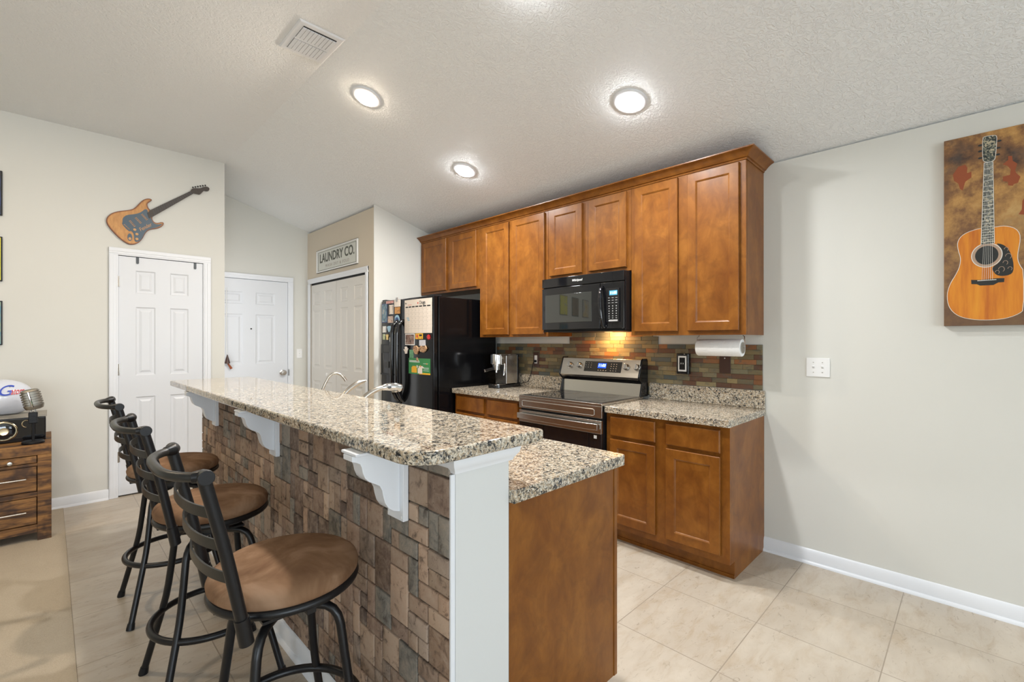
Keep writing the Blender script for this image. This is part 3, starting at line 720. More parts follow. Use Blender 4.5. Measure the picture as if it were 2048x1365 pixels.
for r_ in range(2):
    for c_ in range(3): kp.box(1.803 + c_ * 0.03, 1.814 + c_ * 0.03, 1.537 - r_ * 0.015, 1.541 - r_ * 0.015, 0.0336, 0.0341, fr)
kp.build('key_legends', 'keys', cp)
MB().box(1.797, 1.872, 1.500, 1.512, 0.0336, 0.0343, fr).build('light_bar', 'keys', cp)
text('brand_mark', 'Whirlpool', fr, 2.155, 1.826, 0.026, 'plastic', mw, n=0.0355, shear=0.25, sx=0.9)
MB().box(y0 + 0.01, y1 - 0.01, 1.430, 1.4355, -0.36, 0.02, fr).build('underside', 'blackmat', mw, bevel=0.001)
MB().box(2.05, 2.11, 1.4290, 1.4299, -0.30, -0.27, fr).build('cooktop_lamp', 'lampwarm', mw)
area('cooktop_lamp_light', (3.17, 2.10, 1.425), (0, math.radians(-38), 0), 0.05, 0.09, 5.0, (1.0, 0.52, 0.18))

# ---------------------------------------------------------------- range
rg = thing('range', 'stainless steel electric range with black glass cooktop', 'range', (2.95, 2.17, 0)); y0, y1 = 1.782, 2.560
RF = 2.66; fr = FX(RF)
MB().box(RF + 0.001, 3.26, y0 + 0.004, y1 - 0.004, 0.09, 0.912).build('body', 'blackmat', rg)
MB().box(RF + 0.06, 3.22, y0 + 0.02, y1 - 0.02, 0.0, 0.089).build('base', 'blackmat', rg)
MB().box(RF - 0.020, 3.20, y0, y1, 0.9125, 0.931).build('top_frame', 'steel', rg, bevel=0.002)
ct = MB().box(RF + 0.012, 3.17, y0 + 0.022, y1 - 0.022, 0.9312, 0.9345).build('cooktop_glass', 'glass', rg, bevel=0.001)
for bx, by, br_ in ((2.80, 1.98, 0.11), (2.80, 2.36, 0.09), (3.03, 1.98, 0.075), (3.03, 2.36, 0.10)):
    MB().tube([(bx + br_ * math.cos(a_ * math.pi / 24), by + br_ * math.sin(a_ * math.pi / 24), 0.9346) for a_ in range(48)], 0.0006, 4, True).build('burner_ring', 'bronze_iron', ct)
st = MB().use('steel').box(y0, y1, 0.832, 0.912, 0.0005, 0.020, fr)
st = st.build('front_panel', 'steel', rg, bevel=0.002)
MB().tube([fr(a, b, 0.0205) for a, b in ((1.855, 0.846), (2.515, 0.846), (2.527, 0.852), (2.527, 0.884), (2.515, 0.890), (1.855, 0.890), (1.843, 0.884), (1.843, 0.852))], 0.0025, 8, True).build('trim_line', 'steel', st, smooth=True)
dr = MB().use('steel').box(y0 + 0.003, y1 - 0.003, 0.725, 0.815, 0.001, 0.022, fr).build('oven_door', 'steel', rg, bevel=0.002)
MB().box(y0 + 0.003, y1 - 0.003, 0.20, 0.7245, 0.001, 0.020, fr).build('oven_glass', 'glass', dr, bevel=0.002)
hb = MB(); N_ = 20
f2 = lambda u, v, n: fr(u, n, v)
def hn(y): t_ = (y - (y0 + y1) / 2) / 0.38; return 0.058 + 0.012 * (1 - t_ * t_)
pts = [(y0 + 0.012 + (y1 - y0 - 0.024) * j / N_,) for j in range(N_ + 1)]
hb.prism([(p[0], hn(p[0])) for p in pts] + [(p[0], hn(p[0]) - 0.020) for p in pts[::-1]], 0.755, 0.797, f2)
hb.box(y0 + 0.012, y0 + 0.032, 0.76, 0.792, 0.022, 0.045, fr).box(y1 - 0.032, y1 - 0.012, 0.76, 0.792, 0.022, 0.045, fr)
hb.build('handle', 'steel', dr, bevel=0.003)
MB().box(y0 + 0.003, y1 - 0.003, 0.10, 0.19, 0.001, 0.020, fr).build('storage_drawer', 'black', rg, bevel=0.002)
tg = MB().box(1.822, 1.846, 0.690, 0.712, 0.0202, 0.0208, fr).build('sticker', 'plastic', dr)
# backguard: lower steel apron, black band, sloped steel control head, black end caps
SIDE = F((0, 0, 0), (1, 0, 0), (0, 0, 1), (0, 1, 0))
bgd = MB().prism([(3.175, 0.9315), (3.262, 0.9315), (3.262, 1.03), (3.190, 1.03)], y0 + 0.013, y1 - 0.0125, SIDE).build('apron', 'steel', rg, bevel=0.002)
MB().prism([(3.182, 1.031), (3.262, 1.031), (3.262, 1.055), (3.160, 1.055)], y0 + 0.014, y1 - 0.0125, SIDE).build('vent_band', 'black', rg)
hd = MB().prism([(3.138, 1.075), (3.160, 1.0555), (3.262, 1.0555), (3.262, 1.215), (3.185, 1.215)], y0 + 0.014, y1 - 0.0125, SIDE).build('control_head', 'steel', rg, bevel=0.004)
for ya in (y0, y1 - 0.012):
    MB().prism([(3.150, 0.932), (3.2655, 0.932), (3.2655, 1.205), (3.255, 1.222), (3.190, 1.222), (3.133, 1.085), (3.140, 1.062), (3.178, 1.035)], ya, ya + 0.012, SIDE).build('end_cap', 'black', rg, bevel=0.003)
sl = math.atan2(3.185 - 3.138, 1.215 - 1.075)
fh = F((3.138, 0, 1.075), (0, 1, 0), (math.sin(sl), 0, math.cos(sl)), (-math.cos(sl), 0, math.sin(sl)))
dp = MB().box(1.952, 2.303, 0.035, 0.122, 0.0002, 0.002, fh).build('display_panel', 'glass', hd)
MB().box(2.092, 2.172, 0.066, 0.108, 0.0021, 0.0026, fh).build('display', 'clock', dp)
text('display_digits', '11:03', fh, 2.132, 0.088, 0.032, 'clockw', dp, n=0.0027)
kp = MB()
for c_ in range(3):
    for r_ in range(3): kp.box(2.285 - c_ * 0.025, 2.293 - c_ * 0.025, 0.105 - r_ * 0.018, 0.108 - r_ * 0.018, 0.0021, 0.0025, fh)
for c_ in range(4):
    kp.box(2.085 + c_ * 0.024, 2.095 + c_ * 0.024, 0.045, 0.050, 0.0021, 0.0025, fh)
for c_ in range(3):
    for r_ in range(4): kp.box(1.995 + c_ * 0.024, 2.001 + c_ * 0.024, 0.046 + r_ * 0.018, 0.051 + r_ * 0.018, 0.0021, 0.0025, fh)
kp.build('key_legends', 'keys', dp)
for y in (2.455, 2.357, 1.908, 1.815):
    kn = MB().lathe([(0.027, 0.0), (0.027, 0.003), (0.0225, 0.004), (0.0215, 0.024), (0.019, 0.028), (0, 0.028)], fh(y, 0.082, 0.0005), fh(0, 0, 1) - fh(0, 0, 0), 28).build('knob', 'steel', hd, smooth=True)
    MB().box(y - 0.004, y + 0.004, 0.062, 0.104, 0.020, 0.036, fh).build('grip', 'chrome', kn, bevel=0.002)

# ---------------------------------------------------------------- refrigerator
fg = thing('refrigerator', 'black side-by-side refrigerator covered with magnets', 'refrigerator', (2.87, 3.92, 0)); FXx = 2.455
MB().box(2.515, 3.23, 3.462, 4.385, 0.03, 1.765).build('body', 'fridge', fg, bevel=0.006)
MB().box(2.53, 3.2, 3.48, 4.37, 0.0, 0.029).build('base_grille', 'blackmat', fg)
fr = FX(2.507)
BN = 0.052
def fbow(y, a, b): t_ = (y - (a + b) / 2) / ((b - a) / 2); return BN + 0.016 * (1 - t_ * t_)
def fdoor(name, a, b, z0=0.10, z1=1.772):
    k = 16; pts = [(a, 0)] + [(a + (b - a) * j / k, fbow(a + (b - a) * j / k, a, b)) for j in range(k + 1)] + [(b, 0)]
    return MB().prism(pts, z0, z1, lambda u, v, n: fr(u, n, v)).build(name, 'fridge', fg, bevel=0.010, seg=3)
FA, FB_, FC = 3.462, 3.995, 4.385
fd = fdoor('fridge_door', FA, FB_); fz = fdoor('freezer_door', FB_ + 0.006, FC)
def fn(y): return (fbow(y, FA, FB_) if y < FB_ else fbow(y, FB_ + 0.006, FC))
for y, d_ in ((3.955, fd), (4.045, fz)):
    MB().tube([fr(y, 1.555, 0.055), fr(y, 1.542, 0.085), fr(y, 1.505, 0.118), fr(y, 1.43, 0.128), fr(y, 1.20, 0.130), fr(y, 0.94, 0.128), fr(y, 0.86, 0.116), fr(y, 0.80, 0.085), fr(y, 0.77, 0.055)],
              [0.020, 0.021, 0.021, 0.019, 0.018, 0.019, 0.021, 0.021, 0.020], 14).build('handle', 'black', d_, smooth=True)
MB().box(3.47, 3.54, 1.766, 1.785, -0.05, 0.045, fr).build('hinge_cap', 'blackmat', fg, bevel=0.003)
MB().box(4.31, 4.38, 1.766, 1.785, -0.05, 0.045, fr).build('hinge_cap', 'blackmat', fg, bevel=0.003)
dsp = MB().box(4.125, 4.355, 1.015, 1.325, BN + 0.002, BN + 0.021, fr)
# dispenser: frame with a recess read as four bars, a control pad and a dark alcove
dsp = MB().box(4.125, 4.355, 1.235, 1.325, 0.05, 0.074, fr).box(4.125, 4.355, 1.012, 1.028, 0.05, 0.080, fr).box(4.125, 4.137, 1.028, 1.235, 0.05, 0.074, fr).box(4.343, 4.355, 1.028, 1.235, 0.05, 0.074, fr).build('ice_dispenser', 'blackmat', fz, bevel=0.002)
MB().box(4.137, 4.343, 1.028, 1.235, 0.05, 0.0695, fr).build('dispenser_recess', 'black', dsp)
MB().box(4.19, 4.30, 1.248, 1.312, 0.0741, 0.0755, fr).build('dispenser_controls', 'bronze_iron', dsp, bevel=0.001)
MB().box(4.20, 4.27, 1.085, 1.15, 0.070, 0.078, fr).build('dispenser_paddle', 'bronze_iron', dsp, bevel=0.002)

# magnets, papers
def sheet(name, label, cat, a, b, z0, z1, m, group=None, th=0.0012, off=0.0, extra=None, bev=0):
    """flat paper on the curved door: a strip that follows the bow"""
    mb = MB(); k = 8 if b - a > 0.1 else 3
    ys = [a + (b - a) * j / k for j in range(k + 1)]
    pts = [(y, fn(y) + 0.0006 + off) for y in ys] + [(y, fn(y) + 0.0006 + off + th) for y in ys[::-1]]
    mb.prism(pts, z0, z1, lambda u, v, n: fr(u, n, v))
    o = mb.build(name, m, bevel=bev)
    return tag(o, label, cat, group)
def onsheet(par, name, m, rects, off):
    mb = MB()
    for a, b, z0, z1 in rects:
        k = 6 if b - a > 0.1 else 1; ys = [a + (b - a) * j / k for j in range(k + 1)]
        pts = [(y, fn(y) + 0.0019 + off) for y in ys] + [(y, fn(y) + 0.0023 + off) for y in ys[::-1]]
        mb.prism(pts, z0, z1, lambda u, v, n: fr(u, n, v))
    return mb.build(name, m, par)
cal = sheet('wall_calendar', 'large cream monthly calendar on the fridge door', 'calendar', 3.478, 3.925, 1.432, 1.752, 'cream')
g = []
for i in range(1, 7): g.append((3.49, 3.915, 1.437 + i * 0.0375, 1.4380 + i * 0.0375))
for i in range(8): g.append((3.493 + i * 0.0598, 3.4942 + i * 0.0598, 1.440, 1.672))
onsheet(cal, 'grid_lines', 'greyink', g, 0)
onsheet(cal, 'weekday_bar', 'ink', [(3.498 + i * 0.0598, 3.545 + i * 0.0598, 1.677, 1.689) for i in range(7)], 0)
onsheet(cal, 'dates', 'greyink', [(3.535 + i * 0.0598, 3.541 + i * 0.0598, 1.457 + j * 0.0375, 1.464 + j * 0.0375) for i in range(7) for j in range(6) if not (j == 0 and i < 6)], 0)
onsheet(cal, 'handwritten_note', 'blueink', [(3.835, 3.875, 1.566, 1.573), (3.825, 3.865, 1.554, 1.561), (3.84, 3.885, 1.578, 1.584)], 0)
text('heading', 'I \u2665 Dogs', fr, 3.66, 1.716, 0.046, 'ink', cal, n=fn(3.66) + 0.0008)
onsheet(cal, 'red_heart', 'redink', [(3.675, 3.69, 1.706, 1.722)], 0.0003)
onsheet(cal, 'month_line', 'redink', [(3.79, 3.86, 1.702, 1.705)], 0)
text('month_heading', 'Month', fr, 3.885, 1.720, 0.02, 'ink', cal, n=fn(3.885) + 0.0008)

ph = sheet('photograph', 'photo print clipped under the calendar, red-tinted scene over dark foreground', 'photo', 3.737, 3.916, 1.318, 1.428, 'plastic')
pm = mat('photo_scene', rough=0.4, build=m_photo([(0.03, 0.03, 0.03), (0.25, 0.13, 0.09), (0.42, 0.40, 0.38)], 40))
onsheet(ph, 'picture', pm, [(3.747, 3.906, 1.326, 1.42)], 0)
pb = sheet('photograph', 'tall blue photo of a standing figure at the left edge of the freezer door', 'photo', 4.240, 4.372, 1.548, 1.741, 'navy')
onsheet(pb, 'picture', mat('photo_blue', rough=0.4, build=m_photo([(0.03, 0.07, 0.10), (0.10, 0.22, 0.30), (0.45, 0.40, 0.36)], 22)), [(4.248, 4.364, 1.556, 1.734)], 0)
fl = sheet('flyer', 'green flyer with a cartoon puppy and white lines of print', 'flyer', 3.500, 3.844, 1.047, 1.196, 'green')
onsheet(fl, 'printed_lines', 'plastic', [(3.66, 3.83, 1.170, 1.175), (3.655, 3.83, 1.158, 1.164), (3.52, 3.60, 1.108, 1.111), (3.52, 3.595, 1.098, 1.101), (3.52, 3.60, 1.082, 1.085), (3.53, 3.6, 1.146, 1.149)], 0)
onsheet(fl, 'orange_patch', 'yellow', [(3.70, 3.79, 1.060, 1.112), (3.715, 3.775, 1.112, 1.122), (3.50, 3.66, 1.0475, 1.062)], 0)
onsheet(fl, 'puppy', 'cream', [(3.615, 3.685, 1.055, 1.105), (3.605, 3.67, 1.105, 1.125), (3.685, 3.705, 1.108, 1.130), (3.59, 3.61, 1.106, 1.116)], 0.0003)
onsheet(fl, 'puppy_ear', 'orangep', [(3.635, 3.652, 1.116, 1.130), (3.542, 3.555, 1.142, 1.152)], 0.0005)
gs = sheet('leaflet', 'small pale green leaflet above the puppy flyer', 'leaflet', 3.756, 3.831, 1.1975, 1.275, mat('pale_green', rough=0.5, build=m_photo([(0.06, 0.22, 0.10), (0.15, 0.35, 0.20)], 12)))
cl_ = sheet('receipt', 'small white slip held by a clip near the top of the freezer door', 'note', 4.010, 4.108, 1.700, 1.768, 'cream')
onsheet(cl_, 'printed_lines', 'greyink', [(4.02, 4.09, 1.715 + i * 0.011, 1.7165 + i * 0.011) for i in range(4)], 0)
tag(MB().box(4.045, 4.075, 1.752, 1.790, fn(4.06) + 0.003, fn(4.06) + 0.010, fr).build('magnetic_clip', 'chrome', bevel=0.002), 'silver magnetic clip holding the white slip', 'clip')
MG = 'fridge magnets'
def magnet(label, a, b, z0, z1, cols, sc=45, rim=None):
    m = mat('magnet_print', rough=0.4, build=m_photo(cols, sc))
    if rim:
        o = sheet('fridge_magnet', label, 'magnet', a, b, z0, z1, rim, MG, 0.003, bev=0.0006)
        onsheet(o, 'picture', m, [(a + 0.006, b - 0.006, z0 + 0.006, z1 - 0.006)], 0.0015)
    else: o = sheet('fridge_magnet', label, 'magnet', a, b, z0, z1, m, MG, 0.003, bev=0.0006)
    return o
magnet('red and white lettered magnet at the very top of the freezer door', 4.121, 4.262, 1.738, 1.764, [(0.7, 0.55, 0.5), (0.5, 0.08, 0.06)], 80)
magnet('tan portrait magnet right of the tall blue photo', 4.123, 4.200, 1.629, 1.723, [(0.55, 0.38, 0.22), (0.12, 0.05, 0.03), (0.60, 0.45, 0.30)], 40, 'cream')
magnet('orange doorway magnet under the clipped slip', 4.015, 4.100, 1.629, 1.695, [(0.40, 0.16, 0.04), (0.60, 0.30, 0.08), (0.15, 0.05, 0.02)], 40)
magnet('orange canyon magnet left of the oval one', 4.130, 4.226, 1.542, 1.609, [(0.65, 0.30, 0.12), (0.55, 0.45, 0.38), (0.16, 0.06, 0.03)], 30)
magnet('blue and sand landscape magnet in the lower row at the far left', 4.261, 4.350, 1.446, 1.510, [(0.05, 0.12, 0.40), (0.55, 0.45, 0.35), (0.30, 0.16, 0.08)], 30, 'plastic')
magnet('dark framed magnet half behind the freezer handle', 4.090, 4.151, 1.426, 1.507, [(0.03, 0.05, 0.05), (0.25, 0.18, 0.05)], 40)
magnet('white floral magnet above the ice dispenser', 4.283, 4.345, 1.372, 1.429, [(0.70, 0.62, 0.40), (0.25, 0.35, 0.12), (0.75, 0.72, 0.65)], 60)
ye = magnet('yellow magnet with red bird shape under the calendar', 3.607, 3.723, 1.376, 1.428, [(0.80, 0.42, 0.01), (0.80, 0.45, 0.02)])
onsheet(ye, 'bird', 'redink', [(3.675, 3.71, 1.398, 1.408), (3.685, 3.70, 1.385, 1.420)], 0.0015)
onsheet(ye, 'lettering', 'ink', [(3.618, 3.66, 1.402, 1.420), (3.615, 3.68, 1.382, 1.387)], 0.0015)
magnet('small white note magnet above the brown resin magnets', 3.568, 3.662, 1.314, 1.367, [(0.62, 0.62, 0.66), (0.5, 0.5, 0.55)], 60)
def shape(label, cx, cz, outline, m, th=0.006, scale=1.0):
    n0 = fn(cx) + 0.0008
    return tag(MB().prism([(cx + u * scale, cz + v * scale) for u, v in outline], n0, n0 + th, fr).build('fridge_magnet', m, bevel=0.0015), label, 'magnet', MG)
ell = lambda a, b, n=24: [(a * math.cos(2 * math.pi * k / n), b * math.sin(2 * math.pi * k / n)) for k in range(n)]
ov = shape('oval pale blue magnet beside the freezer handle', 4.062, 1.567, ell(0.050, 0.050), 'lightblue', 0.003)
MB().prism([(4.062 + u, 1.562 + v) for u, v in ell(0.034, 0.033)], fn(4.062) + 0.004, fn(4.062) + 0.0045, fr).build('picture', 'navy', ov)
shape('blue guitar pick shaped magnet', 4.200, 1.478, [(0.040, 0.022), (0.030, 0.030), (0, 0.033), (-0.030, 0.030), (-0.040, 0.022), (-0.028, -0.004), (-0.008, -0.030), (0.008, -0.030), (0.028, -0.004)], 'lightblue', 0.004)
shape('gold angel-like charm magnet above the dispenser', 4.235, 1.400, [(0.03, 0.02), (0.01, 0.03), (0, 0.018), (-0.012, 0.03), (-0.032, 0.018), (-0.02, -0.005), (-0.024, -0.03), (0.02, -0.03), (0.016, -0.004)], 'gold')
shape('small brown and silver charm magnet beside the freezer handle', 4.165, 1.372, [(0.022, 0.02), (0, 0.030), (-0.026, 0.018), (-0.02, -0.02), (0, -0.030), (0.02, -0.018)], 'silver')
shape('red crab shaped magnet near the fridge door edge', 3.520, 1.393, [(math.cos(a_ * math.pi / 10) * (0.036 if a_ % 2 else 0.018), math.sin(a_ * math.pi / 10) * (0.027 if a_ % 2 else 0.014)) for a_ in range(20)], 'red')
shape('cream open hand shaped magnet', 3.895, 1.268, [(0.012, -0.034), (-0.018, -0.032), (-0.026, -0.008), (-0.040, 0.018), (-0.034, 0.021), (-0.018, 0.004), (-0.022, 0.032), (-0.014, 0.034), (-0.008, 0.008), (-0.004, 0.038), (0.004, 0.038), (0.004, 0.008), (0.014, 0.034), (0.021, 0.031), (0.013, 0.004), (0.036, 0.012), (0.040, 0.006), (0.020, -0.014)], 'cream')
shape('brown carved face magnet left of the brown cluster', 3.708, 1.275, [(0.045, 0.01), (0.03, 0.035), (-0.005, 0.04), (-0.035, 0.025), (-0.045, -0.01), (-0.02, -0.042), (0.01, -0.040), (0.03, -0.02)], 'tan', 0.012)
shape('brown animal cluster magnet below the white note magnet', 3.598, 1.284, [(0.06, 0.01), (0.03, 0.03), (0, 0.02), (-0.04, 0.034), (-0.062, 0.005), (-0.04, -0.02), (-0.01, -0.034), (0.04, -0.024)], 'tan', 0.012)
shape('tiny brown squirrel magnet on the flyer top edge', 3.690, 1.186, [(0.018, 0.006), (0.006, 0.020), (-0.01, 0.012), (-0.018, -0.014), (0.002, -0.020), (0.012, -0.008)], 'tan', 0.006)

# ---------------------------------------------------------------- espresso machine
es = thing('espresso_machine', 'slim stainless espresso machine beside the fridge', 'coffee machine', (3.10, 3.195, 0.918)); yc = 3.195
MB().prism(rrect(2.925, 3.235, yc - 0.078, yc + 0.078, (0.05, 0.01, 0.01, 0.05)), 0.9185, 0.948).build('base', 'black', es, bevel=0.004)
MB().prism(rrect(2.93, 3.04, yc - 0.070, yc + 0.070, (0.045, 0.004, 0.004, 0.045)), 0.948, 0.953).build('drip_tray', 'chrome', es, bevel=0.001)
MB().box(3.045, 3.195, yc - 0.074, yc + 0.074, 0.953, 1.222).box(2.98, 3.046, yc - 0.074, yc + 0.074, 1.135, 1.222).build('body', 'steel', es, bevel=0.005)
MB().box(3.196, 3.225, yc - 0.070, yc + 0.070, 0.95, 1.228).build('water_tank', 'black', es, bevel=0.005)
MB().box(2.98, 3.19, yc - 0.068, yc + 0.068, 1.2225, 1.232).build('cup_tray', 'chrome', es, bevel=0.003)
MB().lathe([(0.052, 0), (0.055, 0.004), (0.055, 0.088), (0.050, 0.094), (0, 0.094)], (2.985, yc, 1.140), (0, 0, 1), 32).build('group_head', 'chrome', es, smooth=True)
MB().lathe([(0.020, 0), (0.034, 0.004), (0.034, 0.035), (0.038, 0.037), (0.038, 0.058), (0, 0.058)], (2.985, yc, 1.082), (0, 0, 1), 28).build('filter_basket', 'chrome', es, smooth=True)
hd_ = MB().tube([(2.955, yc, 1.10), (2.93, yc, 1.098), (2.86, yc, 1.086), (2.835, yc, 1.082)], [0.008, 0.013, 0.014, 0.013], 14).build('portafilter_handle', 'black', es, smooth=True)
MB().tube([(2.835, yc, 1.082), (2.828, yc, 1.081)], [0.0135, 0.012], 14).build('handle_cap', 'chrome', hd_, smooth=True)
MB().cyl((2.985, yc, 1.06), (2.985, yc, 1.083), 0.012, 14).build('spout', 'chrome', es, smooth=True)
MB().tube([(3.03, yc - 0.068, 1.15), (3.02, yc - 0.082, 1.13), (3.0, yc - 0.088, 1.05), (2.995, yc - 0.088, 1.035)], [0.006, 0.010, 0.010, 0.007], 12).build('steam_wand', 'chrome', es, smooth=True)
for y in (yc - 0.05,): MB().cyl((3.0, y - 0.026, 1.195), (3.0, y - 0.032, 1.195), 0.010, 12).build('button', 'chrome', es, smooth=True)
MB().tube([(3.225, yc, 0.96), (3.25, 3.12, 0.945), (3.252, 3.03, 0.97), (3.253, 2.99, 1.06), (3.256, 2.975, 1.14), (3.252, 2.95, 1.165)], 0.0035, 8).build('power_cord', 'blackmat', es, smooth=True)

# ---------------------------------------------------------------- outlets
fr = KW
ol = MB().box(2.912, 2.985, 1.113, 1.250, 0.010, 0.0155, fr).build('outlet', 'brownplate', bevel=0.002)
tag(ol, 'brown outlet plate with a white receptacle and plug behind the espresso machine', 'outlet')
MB().box(2.932, 2.966, 1.145, 1.222, 0.0156, 0.019, fr).build('receptacle', 'plastic', ol, bevel=0.002)
MB().box(2.935, 2.962, 1.155, 1.178, 0.0191, 0.034, fr).build('plug', 'blackmat', ol, bevel=0.003)
ob = MB().box(1.448, 1.538, 1.118, 1.268, 0.010, 0.054, fr).build('outlet', 'black', bevel=0.006)
tag(ob, 'deep black box outlet with white-framed socket on the slate backsplash', 'outlet')
MB().box(1.462, 1.524, 1.138, 1.250, 0.0541, 0.0555, fr).build('white_frame', 'plastic', ob, bevel=0.001)
MB().box(1.472, 1.514, 1.150, 1.238, 0.0556, 0.0565, fr).build('socket_face', 'blackmat', ob)
MB().box(1.484, 1.488, 1.190, 1.201, 0.0566, 0.057, fr).box(1.499, 1.503, 1.190, 1.201, 0.0566, 0.057, fr).build('socket_slots', 'plastic', ob)
bp = MB().box(1.172, 1.246, 1.138, 1.256, 0.010, 0.0155, fr).build('cover_plate', 'brownplate', bevel=0.002)
tag(bp, 'blank brown cover plate under the paper towels', 'wall plate')
MB().cyl(fr(1.21, 1.24, 0.0155), fr(1.21, 1.24, 0.017), 0.004, 10).build('screw', 'plastic', bp)
def wall_switch(fr, u, v, w, h, label, n, name='light_switch'):
    t = MB().box(u - w / 2, u + w / 2, v - h / 2, v + h / 2, 0.0005, 0.006, fr).build(name, 'plastic', bevel=0.002); tag(t, label, 'light switch')
    for i in range(n):
        x = u + (i - (n - 1) / 2) * 0.046
        MB().prism([(0.006, v - 0.006), (0.014, v + 0.006), (0.006, v + 0.010)], x - 0.005, x + 0.005, lambda a, b, c: fr(c, b, a)).build('toggle', 'plastic', t)
        for dz_ in (-0.030, 0.030): MB().cyl(fr(x, v + dz_, 0.006), fr(x, v + dz_, 0.0068), 0.003, 10).build('screw', 'silver', t)
wall_switch(KW, 0.669, 1.198, 0.121, 0.114, 'white double toggle switch plate on the wall right of the cabinets', 2)
wall_switch(DW, 2.275, 1.197, 0.070, 0.117, 'white single switch plate between front door and laundry door', 1)

# ---------------------------------------------------------------- paper towel under the end cabinet
pt = thing('paper_towel_holder', 'wire paper towel holder with a white roll under the end cabinet', 'paper towel', (3.09, 1.17, 1.25))
ro = MB(); ro.lathe([(0.021, 0.0), (0.054, 0.0), (0.0555, 0.003), (0.0555, 0.277), (0.054, 0.28), (0.021, 0.28)], (3.09, 1.035, 1.315), (0, 1, 0), 40)
ro = ro.build('paper_roll', 'towel', pt, smooth=True, ang=50)
MB().lathe([(0.0205, -0.001), (0.0215, -0.001), (0.0215, 0.281), (0.0205, 0.281)], (3.09, 1.035, 1.315), (0, 1, 0), 28).build('cardboard_core', 'card', ro, smooth=True)
MB().lathe([(0, -0.003), (0.036, -0.003), (0.036, 0), (0, 0)], (3.09, 1.033, 1.315), (0, 1, 0), 28).build('end_disc', 'silver', pt, smooth=True)
MB().tube([(3.10, 1.036, 1.3935), (3.10, 1.026, 1.386), (3.09, 1.022, 1.35), (3.09, 1.02, 1.315), (3.09, 1.10, 1.315), (3.09, 1.25, 1.315), (3.09, 1.328, 1.315), (3.09, 1.326, 1.35), (3.10, 1.322, 1.386), (3.10, 1.312, 1.3935)], 0.0028, 8).build('wire_arm', 'chrome', pt, smooth=True)

# ---------------------------------------------------------------- sink taps behind the bar
def bez(p0, p1, p2, p3, k=14):
    p0, p1, p2, p3 = map(Vector, (p0, p1, p2, p3))
    return [((1 - t) ** 3) * p0 + 3 * (1 - t) ** 2 * t * p1 + 3 * (1 - t) * t * t * p2 + t ** 3 * p3 for t in [j / k for j in range(k + 1)]]
fc = thing('kitchen_faucet', 'pull-out sprayer faucet arching over the sink, nearest of the three sink taps', 'faucet', (1.09, 2.22, 0.915))
MB().lathe([(0.028, 0), (0.028, 0.008), (0.023, 0.012), (0.022, 0.085), (0.018, 0.10), (0, 0.10)], (1.118, 2.24, 0.915), (0, 0, 1), 28).build('base', 'nickel', fc, smooth=True)
P_ = bez((1.118, 2.24, 1.00), (1.125, 2.225, 1.07), (1.21, 2.21, 1.135), (1.335, 2.19, 1.110))
MB().tube(P_[:12], [0.018 - 0.0005 * j for j in range(12)], 16).build('spout', 'nickel', fc, smooth=True)
sh = MB().tube([P_[10], P_[11] + Vector((0, 0, 0.0)), P_[13] + Vector((0, 0, -0.002)), P_[14] + Vector((0.004, 0, -0.006)), P_[14] + Vector((0.012, 0, -0.010))], [0.0140, 0.0185, 0.022, 0.021, 0.013], 18).build('spray_head', 'chrome', fc, smooth=True)
MB().ball(P_[12] + Vector((-0.012, -0.014, -0.002)), 0.012, sc=(1.2, 0.5, 0.6)).build('spray_button', 'greyhook', sh, smooth=True)
MB().lathe([(0.016, 0), (0.018, 0.01), (0, 0.012)], P_[13] + Vector((0, 0, -0.030)), (0, 0, 1), 16).build('nozzle', 'silver', sh, smooth=True)
lv = thing('faucet_lever', 'curved nickel lever tap, middle of the three sink taps', 'faucet', (1.13, 2.45, 0.915))
MB().lathe([(0.024, 0), (0.024, 0.008), (0.018, 0.014), (0.017, 0.09), (0.013, 0.10), (0, 0.10)], (1.12, 2.47, 0.915), (0, 0, 1), 28).build('base', 'nickel', lv, smooth=True)
Q_ = bez((1.12, 2.47, 1.00), (1.14, 2.465, 1.06), (1.19, 2.46, 1.12), (1.275, 2.45, 1.132))
MB().tube(Q_, [0.011, 0.011, 0.011, 0.0115, 0.012, 0.012, 0.0125, 0.013, 0.0135, 0.014, 0.0145, 0.014, 0.013, 0.010, 0.004], 16).build('arm', 'nickel', lv, smooth=True)
ft = thing('filter_tap', 'thin gooseneck water filter tap, farthest of the three sink taps', 'faucet', (1.13, 2.78, 0.915))
MB().lathe([(0.020, 0), (0.020, 0.006), (0.012, 0.012), (0.010, 0.05), (0, 0.05)], (1.12, 2.78, 0.915), (0, 0, 1), 24).build('base', 'nickel', ft, smooth=True)
Z_ = [(1.12, 2.78, 0.96), (1.145, 2.775, 1.03), (1.175, 2.77, 1.10), (1.195, 2.765, 1.14), (1.215, 2.76, 1.158), (1.24, 2.755, 1.162), (1.262, 2.75, 1.152), (1.280, 2.745, 1.132), (1.292, 2.74, 1.112)]
MB().tube(Z_, [0.0075] * 7 + [0.008, 0.0085], 14).build('gooseneck', 'nickel', ft, smooth=True)

